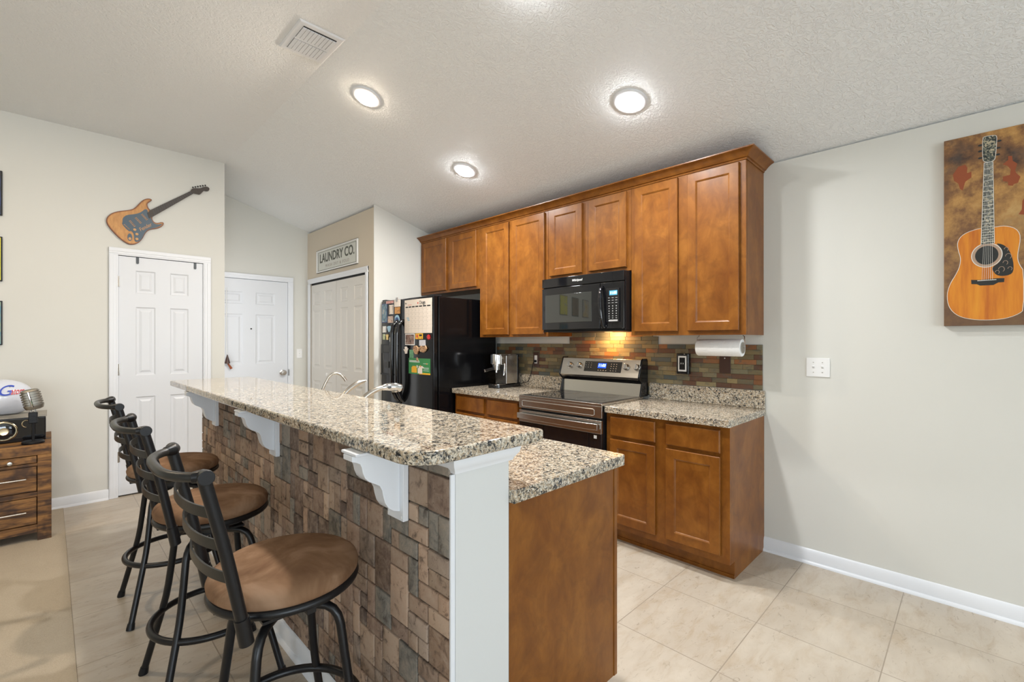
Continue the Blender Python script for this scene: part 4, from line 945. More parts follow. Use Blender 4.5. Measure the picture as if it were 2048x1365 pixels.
# ---------------------------------------------------------------- bar stools
def make_stool(x, y):
    """back rest on the -x side; origin on the floor under the seat"""
    t = bpy.data.objects.new('bar_stool', None); C.objects.link(t); t['_o'] = (0, 0, 0)
    prof = [(0, 0.672), (0.187, 0.674), (0.197, 0.686), (0.199, 0.700), (0.194, 0.713), (0.180, 0.724), (0.15, 0.732), (0.10, 0.738), (0.05, 0.740), (0, 0.740)]
    MB().lathe(prof, seg=64).build('seat', 'suede', t, smooth=True, ang=60)
    MB().tube([(0.188 * math.cos(a * math.pi / 32), 0.188 * math.sin(a * math.pi / 32), 0.668) for a in range(64)], 0.0125, 12, True).build('seat_ring', 'iron', t, smooth=True)
    MB().box(-0.09, 0.09, -0.09, 0.09, 0.604, 0.612).cyl((0, 0, 0.612), (0, 0, 0.64), 0.10, 24).box(-0.185, 0.185, -0.012, 0.012, 0.64, 0.666).box(-0.012, 0.012, -0.185, 0.185, 0.64, 0.666).build('swivel_plate', 'iron', t, bevel=0.001)
    for sx in (-1, 1):
        for sy in (-1, 1):
            d = Vector((sx, sy, 0)).normalized()
            pr = [(0.03, 0.592), (0.09, 0.592), (0.118, 0.589), (0.137, 0.578), (0.150, 0.560), (0.158, 0.535), (0.170, 0.45), (0.182, 0.37), (0.192, 0.32), (0.208, 0.26), (0.283, 0.012)]
            lg = MB().tube([d * r + Vector((0, 0, z)) for r, z in pr], 0.0125, 14).build('leg', 'iron', t, smooth=True, ang=60)
            MB().tube([d * 0.279 + Vector((0, 0, 0.028)), d * 0.2835 + Vector((0, 0, 0.010)), d * 0.286 + Vector((0, 0, 0.0))], [0.0145, 0.0165, 0.0165], 14).build('rubber_foot', 'blackmat', lg, smooth=True)
    MB().tube([(0.204 * math.cos(a * math.pi / 32), 0.204 * math.sin(a * math.pi / 32), 0.262) for a in range(64)], 0.0125, 12, True).build('foot_ring', 'iron', t, smooth=True)
    def px(z):   # post curve: height to x
        pts = [(0.655, -0.158), (0.75, -0.176), (0.87, -0.200), (0.96, -0.221), (1.05, -0.243)]
        for (z0, x0), (z1, x1) in zip(pts, pts[1:]):
            if z <= z1: return x0 + (x1 - x0) * (z - z0) / (z1 - z0)
        return x1
    for sy in (-1, 1):
        po = MB().tube([(px(z), sy * 0.190, z) for z in (0.645, 0.70, 0.76, 0.82, 0.88, 0.94, 1.0, 1.048)], 0.0140, 16).build('back_post', 'iron', t, smooth=True, ang=60)
        MB().tube([(px(0.64) , sy * 0.190, 0.636), (px(0.70), sy * 0.190, 0.70)], 0.0168, 16).box(-0.163, -0.147, sy * 0.190 - (0.0 if sy > 0 else 0.004) - 0.03 * (sy > 0), sy * 0.190 + 0.004 * (sy > 0) + 0.03 * (sy < 0), 0.655, 0.675).build('post_socket', 'iron', po, smooth=True)
        MB().tube([(-0.262, sy * 0.172, 1.050), (-0.243, sy * 0.180, 1.051), (-0.240, sy * 0.192, 1.051), (-0.240, sy * 0.2065, 1.051)], [0.0125, 0.0160, 0.0172, 0.0172], 20).build('corner_cap', 'iron', po, bevel=0.0015)
    # bowed top rail
    half = [(-0.246, 0.184), (-0.262, 0.168), (-0.280, 0.145), (-0.293, 0.118), (-0.301, 0.088), (-0.305, 0.055), (-0.306, 0.02)]
    path = [(x_, y_, 1.050) for x_, y_ in half] + [(x_, -y_, 1.050) for x_, y_ in half[::-1]]
    MB().tube(path, 0.0112, 14).build('top_rail', 'bronze_iron', t, smooth=True, ang=60)
    for zc in (0.961, 0.880, 0.798):
        xb = px(zc); k = 20; dep = 0.040; outer = []; inner = []
        for j in range(k + 1):
            u = -1 + 2 * j / k; y_ = u * 0.186; x_ = xb - dep * (1 - abs(u) ** 2.4)
            outer.append((x_, y_)); inner.append((x_ + 0.0045, y_))
        MB().prism(outer + inner[::-1], zc - 0.0125, zc + 0.0125).build('back_slat', 'bronze_iron', t, smooth=True, ang=30)
    t.location = (x, y, 0)
    return t
def copy_tree(o, parent=None):
    c = o.copy(); C.objects.link(c)
    if parent is not None: c.parent = parent
    for ch in list(o.children): copy_tree(ch, c)
    return c
st1 = make_stool(0.488, 1.418)
tag(st1, 'black metal bar stool with brown suede seat, nearest the camera', 'bar stool', 'bar stools along the stone bar')
st2 = copy_tree(st1); st2.location = (0.472, 2.195, 0); st2['label'] = 'middle black bar stool with brown suede seat, between the other two'
st3 = copy_tree(st1); st3.location = (0.470, 3.005, 0); st3['label'] = 'farthest black bar stool with brown suede seat, in front of the closet door'

# ---------------------------------------------------------------- rustic chest with the objects on it
CX1, CY0, CY1, CZ = 0.010, 4.500, 5.12, 0.650
ch = thing('rustic_cabinet', 'rustic dark plank wood chest with steel bar handles', 'cabinet', (-0.60, 4.8, 0)); fr = FY(CY0); L_ = -1.22
MB().box(L_, CX1, CY0, CY1, 0.582, CZ).build('top', 'rustic', ch, bevel=0.003)
for a, b in ((L_, L_ + 0.068), (CX1 - 0.068, CX1)):
    MB().box(a, b, CY0, CY0 + 0.06, 0, 0.5815).box(a, b, CY1 - 0.06, CY1, 0, 0.5815).box(a + 0.01, b - 0.01, CY0 + 0.06, CY1 - 0.06, 0.06, 0.5815).build('side_frame', 'rustic', ch, bevel=0.002)
MB().box(L_ + 0.068, CX1 - 0.068, CY0 + 0.004, CY0 + 0.03, 0.058, 0.112).box(L_ + 0.068, CX1 - 0.068, CY0 + 0.004, CY0 + 0.03, 0.301, 0.334).box(L_ + 0.068, CX1 - 0.068, CY0 + 0.004, CY0 + 0.03, 0.510, 0.528).box(-0.640, -0.572, CY0 + 0.003, CY0 + 0.032, 0.112, 0.5815).build('rails', 'rustic', ch, bevel=0.001)
MB().box(L_ + 0.07, CX1 - 0.07, CY0 + 0.035, CY1 - 0.07, 0.07, 0.58).build('body', 'rustic', ch)
for a, b in ((-0.568, CX1 - 0.072), (L_ + 0.072, -0.644)):
    for z0, z1 in ((0.117, 0.297), (0.338, 0.506)):
        d_ = MB().box(a, b, z0, z1, -0.03, -0.006, fr).build('drawer', 'rustic', ch, bevel=0.002)
        zc = 0.432 if z0 > 0.3 else 0.208; m_ = (a + b) / 2
        MB().cyl(fr(m_ - 0.205, zc, 0.022), fr(m_ + 0.205, zc, 0.022), 0.006, 12).cyl(fr(m_ - 0.17, zc, -0.006), fr(m_ - 0.17, zc, 0.022), 0.005, 10).cyl(fr(m_ + 0.17, zc, -0.006), fr(m_ + 0.17, zc, 0.022), 0.005, 10).build('bar_handle', 'nickel', d_, smooth=True)
    tr = MB().box(a, b, 0.532, 0.578, -0.03, -0.005, fr).build('pull_out_tray', 'rustic', ch, bevel=0.002)
    MB().lathe([(0.006, 0), (0.006, 0.010), (0.014, 0.016), (0.012, 0.024), (0, 0.026)], fr(-0.185 if a > -0.6 else -1.0, 0.548, -0.005), (0, -1, 0), 16).build('knob', 'silver', tr, smooth=True)
# radio
rd = thing('radio', 'black retro radio with round brass dial on the rustic chest', 'radio', (-0.25, 4.83, CZ)); fr = FY(4.72)
MB().box(-0.50, -0.018, 4.72, 4.97, 0.6505, 0.818).build('body', 'black', rd, bevel=0.006)
MB().prism([(4.715, 0.8185), (4.975, 0.8185), (4.97, 0.836), (4.80, 0.836), (4.72, 0.828)], -0.505, -0.013, F((0, 0, 0), (0, 1, 0), (0, 0, 1), (1, 0, 0))).build('lid', 'card', rd, bevel=0.002)
dl = MB().lathe([(0.067, 0), (0.067, 0.006), (0.063, 0.009), (0.060, 0.006), (0, 0.006)], fr(-0.222, 0.735, 0), (0, -1, 0), 40).build('dial', 'brass', rd, smooth=True)
MB().lathe([(0.058, 0), (0.050, 0.010), (0.030, 0.014), (0, 0.014)], fr(-0.222, 0.735, 0.006), (0, -1, 0), 36).build('dial_glass', 'glass', dl, smooth=True)
MB().lathe([(0.024, 0), (0.026, 0.008), (0.022, 0.012), (0, 0.010)], fr(-0.222, 0.735, 0.018), (0, -1, 0), 28).build('tuning_knob', 'brass', dl, smooth=True)
MB().tube([fr(-0.116 + 0.020 * math.cos(a), 0.775 + 0.024 * math.sin(a), 0.003) for a in [math.radians(70 + 12 * j) for j in range(18)]], 0.004, 8).build('crescent_trim', 'brass', rd, smooth=True)
MB().cyl(fr(-0.075, 0.782, -0.002), fr(-0.075, 0.782, 0.003), 0.004, 10).build('indicator', 'brass', rd)
text('dial_lettering', 'VICTROLA', fr, -0.222, 0.694, 0.014, 'brass', dl, n=0.0145, flip=1, spacing=1.2)
# retro microphone on its own base
mc = thing('microphone', 'vintage chrome ribbed microphone on a black stand in front of the radio', 'microphone', (-0.076, 4.60, CZ))
MB().lathe([(0.056, 0), (0.058, 0.004), (0.057, 0.014), (0.050, 0.020), (0.012, 0.022), (0, 0.022)], (-0.080, 4.60, CZ + 0.0005), (0, 0, 1), 36).build('stand_base', 'blackmat', mc, smooth=True)
MB().cyl((-0.080, 4.60, CZ + 0.02), (-0.080, 4.60, 0.795), 0.007, 12).build('pole', 'blackmat', mc, smooth=True)
MB().box(-0.103, -0.057, 4.585, 4.615, 0.790, 0.866).build('swivel_mount', 'blackmat', mc, bevel=0.005)
MB().cyl((-0.080, 4.584, 0.828), (-0.080, 4.572, 0.828), 0.012, 16).build('tightening_knob', 'blackmat', mc, smooth=True)
MB().cyl((-0.090, 4.60, 0.866), (-0.090, 4.60, 0.892), 0.005, 10).cyl((-0.070, 4.60, 0.866), (-0.070, 4.60, 0.890), 0.005, 10).build('fork', 'chrome', mc, smooth=True)
hdm = MB()
tilt = Matrix.Rotation(math.radians(-12), 4, 'Y')
def mp(x, y, z): v_ = tilt @ Vector((x, y, z)); return Vector((-0.085, 4.60, 0.955)) + v_
lay = [(-0.070, 0.030, 0.026), (-0.066, 0.044, 0.033), (-0.052, 0.050, 0.036)]
for j in range(6): lay += [(-0.045 + j * 0.0165, 0.052, 0.038), (-0.036 + j * 0.0165, 0.052, 0.038), (-0.0350 + j * 0.0165, 0.044, 0.030), (-0.0300 + j * 0.0165, 0.044, 0.030)]
lay += [(0.056, 0.050, 0.036), (0.066, 0.042, 0.031), (0.071, 0.026, 0.020)]
prev = None; kk = 20
for z, a, b in lay:
    ring = []
    for j in range(kk):
        an = 2 * math.pi * j / kk; c_, s_ = math.cos(an), math.sin(an)
        ring.append(mp(a * (abs(c_) ** 0.6) * (1 if c_ > 0 else -1), b * (abs(s_) ** 0.6) * (1 if s_ > 0 else -1), z))
    i = hdm.add(ring)
    if prev is None: hdm.face([i + j for j in range(kk)][::-1])
    else:
        for j in range(kk): hdm.face((prev + j, prev + (j + 1) % kk, i + (j + 1) % kk, i + j))
    prev = i
hdm.face([prev + j for j in range(kk)])
hm_ = hdm.build('microphone_head', 'micmetal', mc, smooth=True, ang=30)
MB().tube([mp(-0.008, -0.038, -0.05), mp(-0.008, -0.041, 0.0), mp(-0.008, -0.038, 0.055)], 0.006, 10).build('centre_rib', 'chrome', hm_, smooth=True)
# football helmet
hl = thing('football_helmet', 'white football helmet with blue and red script lettering on the radio', 'helmet', (-0.25, 4.86, 0.837))
sh_ = MB(); HC = Vector((-0.245, 4.86, 0.9575)); NA, NB = 40, 26
def hpt(th, ph):
    x = math.cos(ph) * math.cos(th); y = math.cos(ph) * math.sin(th); z = math.sin(ph)
    r = 1.0 + 0.04 * x * (z < 0) ; X = 0.168 * x * r; Y = 0.120 * y; Z = (0.130 if z > 0 else 0.135) * z
    if x < -0.2 and z < 0.15: Y *= 0.96
    if z < 0: X *= 1 + 0.12 * (-z)
    return HC + Vector((X, Y, Z))
grid = {}
for i in range(NA):
    for j in range(NB + 1):
        grid[i, j] = len(sh_.v); sh_.v.append(tuple(hpt(2 * math.pi * i / NA, -1.05 + (math.pi / 2 + 1.05) * j / NB)))
for i in range(NA):
    for j in range(NB):
        th = 2 * math.pi * (i + 0.5) / NA; ph = -1.05 + (math.pi / 2 + 1.05) * (j + 0.5) / NB
        if math.cos(th) < -0.62 and -1.2 < ph < 0.35: continue             # face opening
        sh_.face((grid[i, j], grid[(i + 1) % NA, j], grid[(i + 1) % NA, j + 1], grid[i, j + 1]))
so = sh_.build('shell', 'helmet', hl, smooth=True, ang=60)
md = so.modifiers.new('solid', 'SOLIDIFY'); md.thickness = 0.005; md.offset = -1
def onh(x, z, lift=0.001):           # point on the shell side that faces the camera
    u = (x - HC.x) / 0.168; w = (z - HC.z) / 0.125; y = -math.sqrt(max(0.02, 1 - u * u - w * w)) * 0.118
    return Vector((x, HC.y + y - lift, z))
helm_fr = lambda u, v, n: onh(u, v, 0.001 + n)
text('script_lettering', 'G', helm_fr, -0.222, 1.010, 0.100, 'blue', hl, shear=0.3, flip=1, n=0.0025, ext=0.002)
text('script_lettering', 'ators', helm_fr, -0.160, 1.004, 0.066, 'red', hl, shear=0.3, flip=1, n=0.0025, sx=0.46, ext=0.002)
for x, z, w_ in ((-0.175, 0.945, 0.022), (-0.165, 0.885, 0.022)):
    MB().tube([onh(x + a * w_ / 2, z + b * 0.008 + a * 0.003) for a, b in ((-1, -1), (1, -1), (1, 1), (-1, 1))], 0.0012, 6, True).build('snap_outline', 'greyink', hl)
MB().prism([(-0.185, 0.905), (-0.165, 0.918), (-0.13, 0.924), (-0.145, 0.908), (-0.172, 0.895)], 0.001, 0.003, helm_fr).build('ear_hole', 'card', hl)
MB().box(-0.20, -0.178, 1.035, 1.038, 0.001, 0.003, helm_fr).build('air_vent', 'ink', hl)
MB().tube([onh(-0.33, 0.86, 0.002), onh(-0.28, 0.845, 0.002), onh(-0.2, 0.848, 0.002), onh(-0.13, 0.875, 0.002)], 0.004, 8).build('edge_trim', 'plastic', hl, smooth=True)
fm = MB()
for z, d_ in ((0.90, 0.215), (0.93, 0.225), (0.875, 0.20)):
    fm.tube([Vector((HC.x - 0.08, HC.y - 0.105, z)), Vector((HC.x - d_ + 0.03, HC.y - 0.07, z - 0.005)), Vector((HC.x - d_, HC.y, z - 0.008)), Vector((HC.x - d_ + 0.03, HC.y + 0.07, z - 0.005)), Vector((HC.x - 0.08, HC.y + 0.105, z))], 0.004, 8)
fm.build('face_mask', 'plastic', hl, smooth=True)

# ---------------------------------------------------------------- guitar-shaped plaque over the closet door
SG_BODY = [(0.641,2.535),(0.625,2.554),(0.619,2.578),(0.623,2.594),(0.639,2.61),(0.653,2.626),(0.647,2.637),(0.623,2.637),(0.599,2.624),(0.578,2.602),(0.56,2.576),(0.541,2.545),(0.517,2.518),(0.483,2.503),(0.445,2.491),(0.408,2.476),(0.375,2.455),(0.353,2.427),(0.342,2.401),(0.342,2.377),(0.35,2.35),(0.372,2.315),(0.401,2.279),(0.43,2.247),(0.46,2.222),(0.487,2.207),(0.514,2.205),(0.541,2.215),(0.568,2.239),(0.587,2.272),(0.599,2.304),(0.615,2.336),(0.635,2.357),(0.663,2.369),(0.696,2.38),(0.724,2.401),(0.739,2.426),(0.737,2.441),(0.72,2.443),(0.7,2.431),(0.679,2.426),(0.663,2.438),(0.653,2.459),(0.657,2.477)]
SG_NECK = [(0.619,2.503),(0.641,2.535),(0.947,2.779),(0.969,2.76),(0.657,2.477),(0.631,2.46)]
SG_HEAD = [(0.942,2.776),(0.951,2.799),(0.978,2.811),(1.014,2.816),(1.046,2.837),(1.069,2.848),(1.09,2.842),(1.095,2.827),(1.087,2.809),(1.069,2.802),(1.05,2.806),(1.037,2.787),(1.016,2.757),(0.996,2.759),(0.969,2.758)]
SG_GUARD = [(0.449,2.399),(0.449,2.421),(0.46,2.443),(0.483,2.462),(0.521,2.473),(0.56,2.491),(0.584,2.513),(0.599,2.534),(0.619,2.536),(0.623,2.504),(0.639,2.482),(0.647,2.458),(0.657,2.432),(0.673,2.415),(0.704,2.417),(0.729,2.43),(0.712,2.404),(0.688,2.387),(0.639,2.366),(0.619,2.352),(0.599,2.319),(0.584,2.276),(0.564,2.243),(0.541,2.232),(0.529,2.243),(0.527,2.282),(0.521,2.311),(0.506,2.326),(0.491,2.318),(0.445,2.371)]
SG_PICK = [[(0.578,2.487),(0.619,2.44)],[(0.535,2.449),(0.576,2.402)],[(0.495,2.415),(0.533,2.365)],[(0.457,2.376),(0.495,2.336)]]
SG_KNOB = [[(0.531,2.34),(0.541,2.341)],[(0.546,2.303),(0.556,2.304)],[(0.546,2.26),(0.556,2.262)]]
SG_JACK = [[(0.498,2.268),(0.512,2.235)]]
SG_PEG = [[(0.96,2.814),(0.962,2.804)],[(0.98,2.823),(0.982,2.813)],[(1.0,2.832),(1.003,2.819)],[(1.02,2.841),(1.022,2.829)],[(1.04,2.849),(1.042,2.839)],[(1.06,2.857),(1.061,2.846)]]
SG_TXT = [[(0.552,2.341),(0.647,2.417)]]
AG_HEAD = [(-0.033,2.239),(-0.029,2.264),(-0.029,2.359),(-0.036,2.363),(-0.068,2.36),(-0.076,2.353),(-0.075,2.319),(-0.071,2.248),(-0.063,2.234)]
AG_NECK = [(-0.035,2.236),(-0.062,2.232),(-0.067,1.835),(-0.024,1.834)]
AG_BODY = [(-0.025,1.913),(-0.008,1.912),(0.025,1.902),(0.046,1.887),(0.057,1.867),(0.06,1.846),(0.057,1.816),(0.049,1.781),(0.049,1.756),(0.054,1.726),(0.068,1.69),(0.082,1.661),(0.092,1.632),(0.098,1.598),(0.097,1.563),(0.091,1.533),(0.077,1.506),(0.055,1.484),(0.028,1.472),(-0.008,1.464),(-0.048,1.462),(-0.088,1.464),(-0.121,1.473),(-0.148,1.488),(-0.163,1.504)]
AG_BODYR = [(-0.163,1.69),(-0.151,1.716),(-0.144,1.744),(-0.144,1.772),(-0.148,1.804),(-0.152,1.835),(-0.151,1.867),(-0.138,1.893),(-0.116,1.907),(-0.094,1.913),(-0.071,1.911)]
AG_HOLE = [(-0.045,1.779),(0.003,1.786),(-0.045,1.719),(-0.008,1.784),(-0.082,1.774)]
AG_GUARD = [(-0.074,1.833),(-0.094,1.826),(-0.11,1.809),(-0.121,1.783),(-0.128,1.754),(-0.132,1.722),(-0.131,1.69),(-0.121,1.675),(-0.094,1.671),(-0.074,1.679),(-0.063,1.701),(-0.061,1.718),(-0.085,1.739),(-0.096,1.767),(-0.094,1.799),(-0.082,1.821)]
AG_BRIDGE = [(0.012,1.663),(-0.016,1.66),(-0.077,1.663),(-0.102,1.661),(-0.101,1.642),(-0.082,1.642),(-0.065,1.631),(-0.019,1.632),(-0.008,1.64),(0.011,1.642)]
AG_PEG = [(-0.02,2.325),(-0.02,2.296),(-0.02,2.262),(-0.085,2.328),(-0.081,2.295),(-0.08,2.263)]
AG_BLOT1 = [(0.078,2.205),(0.058,2.24),(0.033,2.244),(0.025,2.226),(0.027,2.2),(0.011,2.203),(0.011,2.175),(0.033,2.158),(0.042,2.116),(0.052,2.127),(0.058,2.155),(0.074,2.173)]
AG_BLOT2 = [(-0.096,2.211),(-0.114,2.227),(-0.114,2.246),(-0.127,2.243),(-0.129,2.219),(-0.144,2.202),(-0.137,2.171),(-0.14,2.158),(-0.154,2.137),(-0.146,2.11),(-0.132,2.107),(-0.129,2.1),(-0.114,2.105),(-0.114,2.122),(-0.097,2.13),(-0.097,2.152),(-0.12,2.154),(-0.123,2.179),(-0.112,2.199)]

gp = thing('guitar_wall_art', 'sunburst wooden electric guitar wall plaque above the closet door', 'wall art', (0.6, YL - 0.01, 2.2))
def sm(poly, it=2):
    for _ in range(it):
        out = []
        for (a, b), (c, d) in zip(poly, poly[1:] + poly[:1]): out += [(0.75 * a + 0.25 * c, 0.75 * b + 0.25 * d), (0.25 * a + 0.75 * c, 0.25 * b + 0.75 * d)]
        poly = out
    return poly
def scaled(poly, d):
    n = len(poly); out = []; A = sum(a[0] * b[1] - b[0] * a[1] for a, b in zip(poly, poly[1:] + poly[:1]))
    sg = 1 if A > 0 else -1
    for i in range(n):
        a = Vector(poly[i - 1]); b = Vector(poly[i]); c = Vector(poly[(i + 1) % n]); t_ = (c - a)
        if t_.length < 1e-9: out.append(tuple(b)); continue
        t_.normalize(); out.append((b.x - sg * t_.y * d, b.y + sg * t_.x * d))
    return out
B_ = sm(SG_BODY)
MB().prism(B_, 0.001, 0.018, LW).build('body_rim', 'rim', gp)
bo = MB(); bo.mats = ['burst']
bi = scaled(B_, 0.0025)
ring = bi; i0 = bo.add([LW(u, v, 0.0182) for u, v in ring]); nb2 = len(ring)
bo.col = (1, 1, 1); bo.face(range(i0, i0 + nb2)); i0 = bo.add([LW(u, v, 0.0186) for u, v in ring])
for cc in ((0.36, 0.22, 0.20), (0.50, 0.36, 0.30), (0.64, 0.52, 0.45), (0.78, 0.70, 0.62), (0.90, 0.85, 0.80)):
    dd_ = 0.0025 + 0.0019 * (1 + ((0.36, 0.22, 0.20), (0.50, 0.36, 0.30), (0.64, 0.52, 0.45), (0.78, 0.70, 0.62), (0.90, 0.85, 0.80)).index(cc)); ring = scaled(B_, dd_); i1 = bo.add([LW(u, v, 0.0186) for u, v in ring]); bo.col = cc
    for j in range(nb2): bo.face((i0 + j, i0 + (j + 1) % nb2, i1 + (j + 1) % nb2, i1 + j))
    i0 = i1
bo.build('body', 'burst', gp)
nk = MB().prism(SG_NECK, 0.019, 0.026, LW).build('neck', 'darkwood', gp)
fl_ = MB()
(na, nb_), (nc, nd_) = SG_NECK[1], SG_NECK[2]; (ne, nf_), (ng, nh) = SG_NECK[4], SG_NECK[3]
for k in range(1, 20):
    t_ = 1 - 0.94 ** k * 1.0; t_ = k / 20
    a = Vector((na + (nc - na) * t_, nb_ + (nd_ - nb_) * t_)); b = Vector((ne + (ng - ne) * t_, nf_ + (nh - nf_) * t_))
    fl_.tube([LW(a.x, a.y, 0.0262), LW(b.x, b.y, 0.0262)], 0.0009, 5)
fl_.build('frets', 'slateblue', nk)
MB().prism(sm(SG_HEAD, 1), 0.012, 0.024, LW).build('headstock', 'darkwood', gp)
for (a, b), _r in SG_PEG: MB().ball(LW(a, b, 0.02), 0.0065).cyl(LW(a, b, 0.02), LW(a + 0.002, b - 0.015, 0.02), 0.0015, 6).build('tuning_peg', 'blackmat', gp, smooth=True)
pg = MB().prism(sm(SG_GUARD, 1), 0.0185, 0.021, LW).build('pickguard', 'slateblue', gp)
for q, (p0, p1) in enumerate(SG_PICK):
    d_ = (Vector(p1) - Vector(p0)); mbp = MB(); nrm = Vector((-d_.y, d_.x)).normalized()
    for k in range(6):
        c_ = Vector(p0) + d_ * (k + 0.5) / 6; w_ = 0.0085 if q < 3 else 0.004
        mbp.tube([LW(*(c_ - nrm * w_), 0.0213), LW(*(c_ + nrm * w_), 0.0213)], 0.0024, 6)
    mbp.build('pickup' if q < 3 else 'bridge', 'tanwood', pg)
for (p0, p1) in SG_KNOB: MB().lathe([(0.0115, 0), (0.0105, 0.003), (0, 0.003)], LW(p0[0], p0[1], 0.021), (0, -1, 0), 20).build('knob', 'tanwood', pg, smooth=True)
(ja, jb), _q = SG_JACK[0]
MB().prism([(ja + u, jb + v) for u, v in ell(0.016, 0.033)], 0.0185, 0.0205, LW).build('jack_plate', 'slateblue', gp)
MB().prism([(ja + u, jb - 0.012 + v) for u, v in ell(0.010, 0.012)], 0.0205, 0.0215, LW).build('jack_socket', 'tanwood', gp)
(t0_, t1_) = SG_TXT[0]
text('script_mark', 'Fender', LW, (t0_[0] + t1_[0]) / 2 + 0.005, (t0_[1] + t1_[1]) / 2 - 0.005, 0.044, 'tanwood', pg, n=0.0212, rot=math.atan2(t1_[1] - t0_[1], t1_[0] - t0_[0]), flip=1, shear=0.3, sx=0.85)

# ---------------------------------------------------------------- painting of an acoustic guitar on the right wall
pn = thing('guitar_painting', 'tall canvas painting of an orange acoustic guitar on the right wall', 'painting', (WX - 0.02, -0.05, 1.435))
MB().box(-0.205, 0.111, 1.435, 2.385, 0.001, 0.035, KW).build('canvas', 'canvas', pn, bevel=0.001)
AB = sm(AG_BODY + AG_BODYR, 1)
MB().prism(scaled(AB, -0.0022), 0.0352, 0.0358, KW).build('painted_outline', 'paintwhite', pn)
MB().prism(AB, 0.0359, 0.0363, KW).build('painted_body', 'orange', pn)
MB().prism(sm(AG_GUARD, 1), 0.0364, 0.0367, KW).build('painted_pickguard', 'ebony', pn)
gpo = MB()
for cx_, cz_, r_ in ((-0.108, 1.80, 0.007), (-0.115, 1.765, 0.010), (-0.105, 1.735, 0.008), (-0.092, 1.705, 0.010), (-0.12, 1.705, 0.007), (-0.078, 1.692, 0.007)):
    gpo.tube([KW(cx_ + r_ * math.cos(math.radians(a)), cz_ + 1.3 * r_ * math.sin(math.radians(a)), 0.0369) for a in range(0, 270, 30)], 0.0011, 5)
gpo.build('painted_scrollwork', 'taupe', pn)
hx, hz = -0.042, 1.779
MB().prism([(hx + u, hz + v) for u, v in ell(0.054, 0.060, 36)], 0.0368, 0.0371, KW).build('painted_rosette', 'paintwhite', pn)
MB().prism([(hx + u, hz + v) for u, v in ell(0.051, 0.057, 36)], 0.0372, 0.0374, KW).build('painted_rosette_ring', 'taupe', pn)
MB().prism([(hx + u, hz + v) for u, v in ell(0.040, 0.046, 36)], 0.0375, 0.0378, KW).build('painted_soundhole', 'ebony', pn)
nkp = MB().prism(scaled(AG_NECK, -0.0025), 0.0368, 0.0371, KW).build('painted_neck_edge', 'paintwhite', pn)
MB().prism(AG_NECK, 0.0372, 0.0378, KW).build('painted_neck', 'pearl', pn)
MB().prism(scaled(sm(AG_HEAD, 1), -0.002), 0.0356, 0.0360, KW).build('painted_headstock_edge', 'paintwhite', pn)
MB().prism(sm(AG_HEAD, 1), 0.0361, 0.0366, KW).build('painted_headstock', 'pearl', pn)
ls = MB()
for k in range(21):
    t_ = 1 - (0.945 ** k); z = 2.234 - t_ / (1 - 0.945 ** 20.5) * 0.395
    f_ = (2.234 - z) / 0.4; ls.box(-0.062 - 0.005 * f_, -0.035 + 0.011 * f_, z - 0.0009, z + 0.0009, 0.0379, 0.0382, KW)
for j in range(6):
    yt = -0.038 - j * 0.0042; ybm = -0.020 - j * 0.0105
    ls.tube([KW(yt, 2.234, 0.0384), KW(yt * 0.35 + (-0.029 - j * 0.0066) * 0.65, 1.84, 0.0384), KW(-0.026 - j * 0.0072, 1.658, 0.0384)], 0.00045, 4)
ls.build('painted_strings_and_frets', 'paintwhite', pn)
br_ = MB().prism(AG_BRIDGE, 0.0364, 0.0368, KW).build('painted_bridge', 'ebony', pn)
MB().box(-0.075, -0.010, 1.655, 1.658, 0.0369, 0.0371, KW).build('painted_saddle', 'paintwhite', br_)
for a, b in AG_PEG: MB().prism([(a + u, b + v) for u, v in ell(0.008, 0.005, 14)], 0.0352, 0.0356, KW).build('painted_tuner', 'ebony', pn)
for q in (AG_BLOT1, AG_BLOT2): MB().prism(q, 0.0352, 0.0355, KW).build('painted_rust_blot', 'rust', pn)
MB().prism([(-0.160, 2.02), (-0.172, 2.05), (-0.19, 2.04), (-0.2, 1.98), (-0.185, 1.94), (-0.165, 1.955), (-0.148, 1.96), (-0.158, 1.98)], 0.0352, 0.0355, KW).build('painted_rust_blot', 'rust', pn)

# ---------------------------------------------------------------- framed prints at the left edge
for z0, z1, cols, lab in ((2.314, 2.654, [(0.30, 0.03, 0.01), (0.02, 0.03, 0.03), (0.03, 0.06, 0.20)], 'topmost framed print at the left edge, dark red and blue'),
                          (1.813, 2.153, [(0.60, 0.60, 0.03), (0.75, 0.70, 0.05), (0.40, 0.45, 0.35)], 'middle framed print at the left edge, yellow'),
                          (1.327, 1.664, [(0.05, 0.25, 0.50), (0.35, 0.45, 0.30), (0.10, 0.30, 0.45)], 'lowest framed print at the left edge, blue sky and city')):
    f_ = MB().box(-0.64, -0.254, z0, z1, 0.001, 0.020, LW).build('framed_print', 'blackmat', bevel=0.002)
    tag(f_, lab, 'picture', 'framed prints in a column on the left wall')
    MB().box(-0.632, -0.262, z0 + 0.008, z1 - 0.008, 0.0201, 0.0215, LW).build('print', mat('print_art', rough=0.4, build=m_photo(cols, 6)), f_)
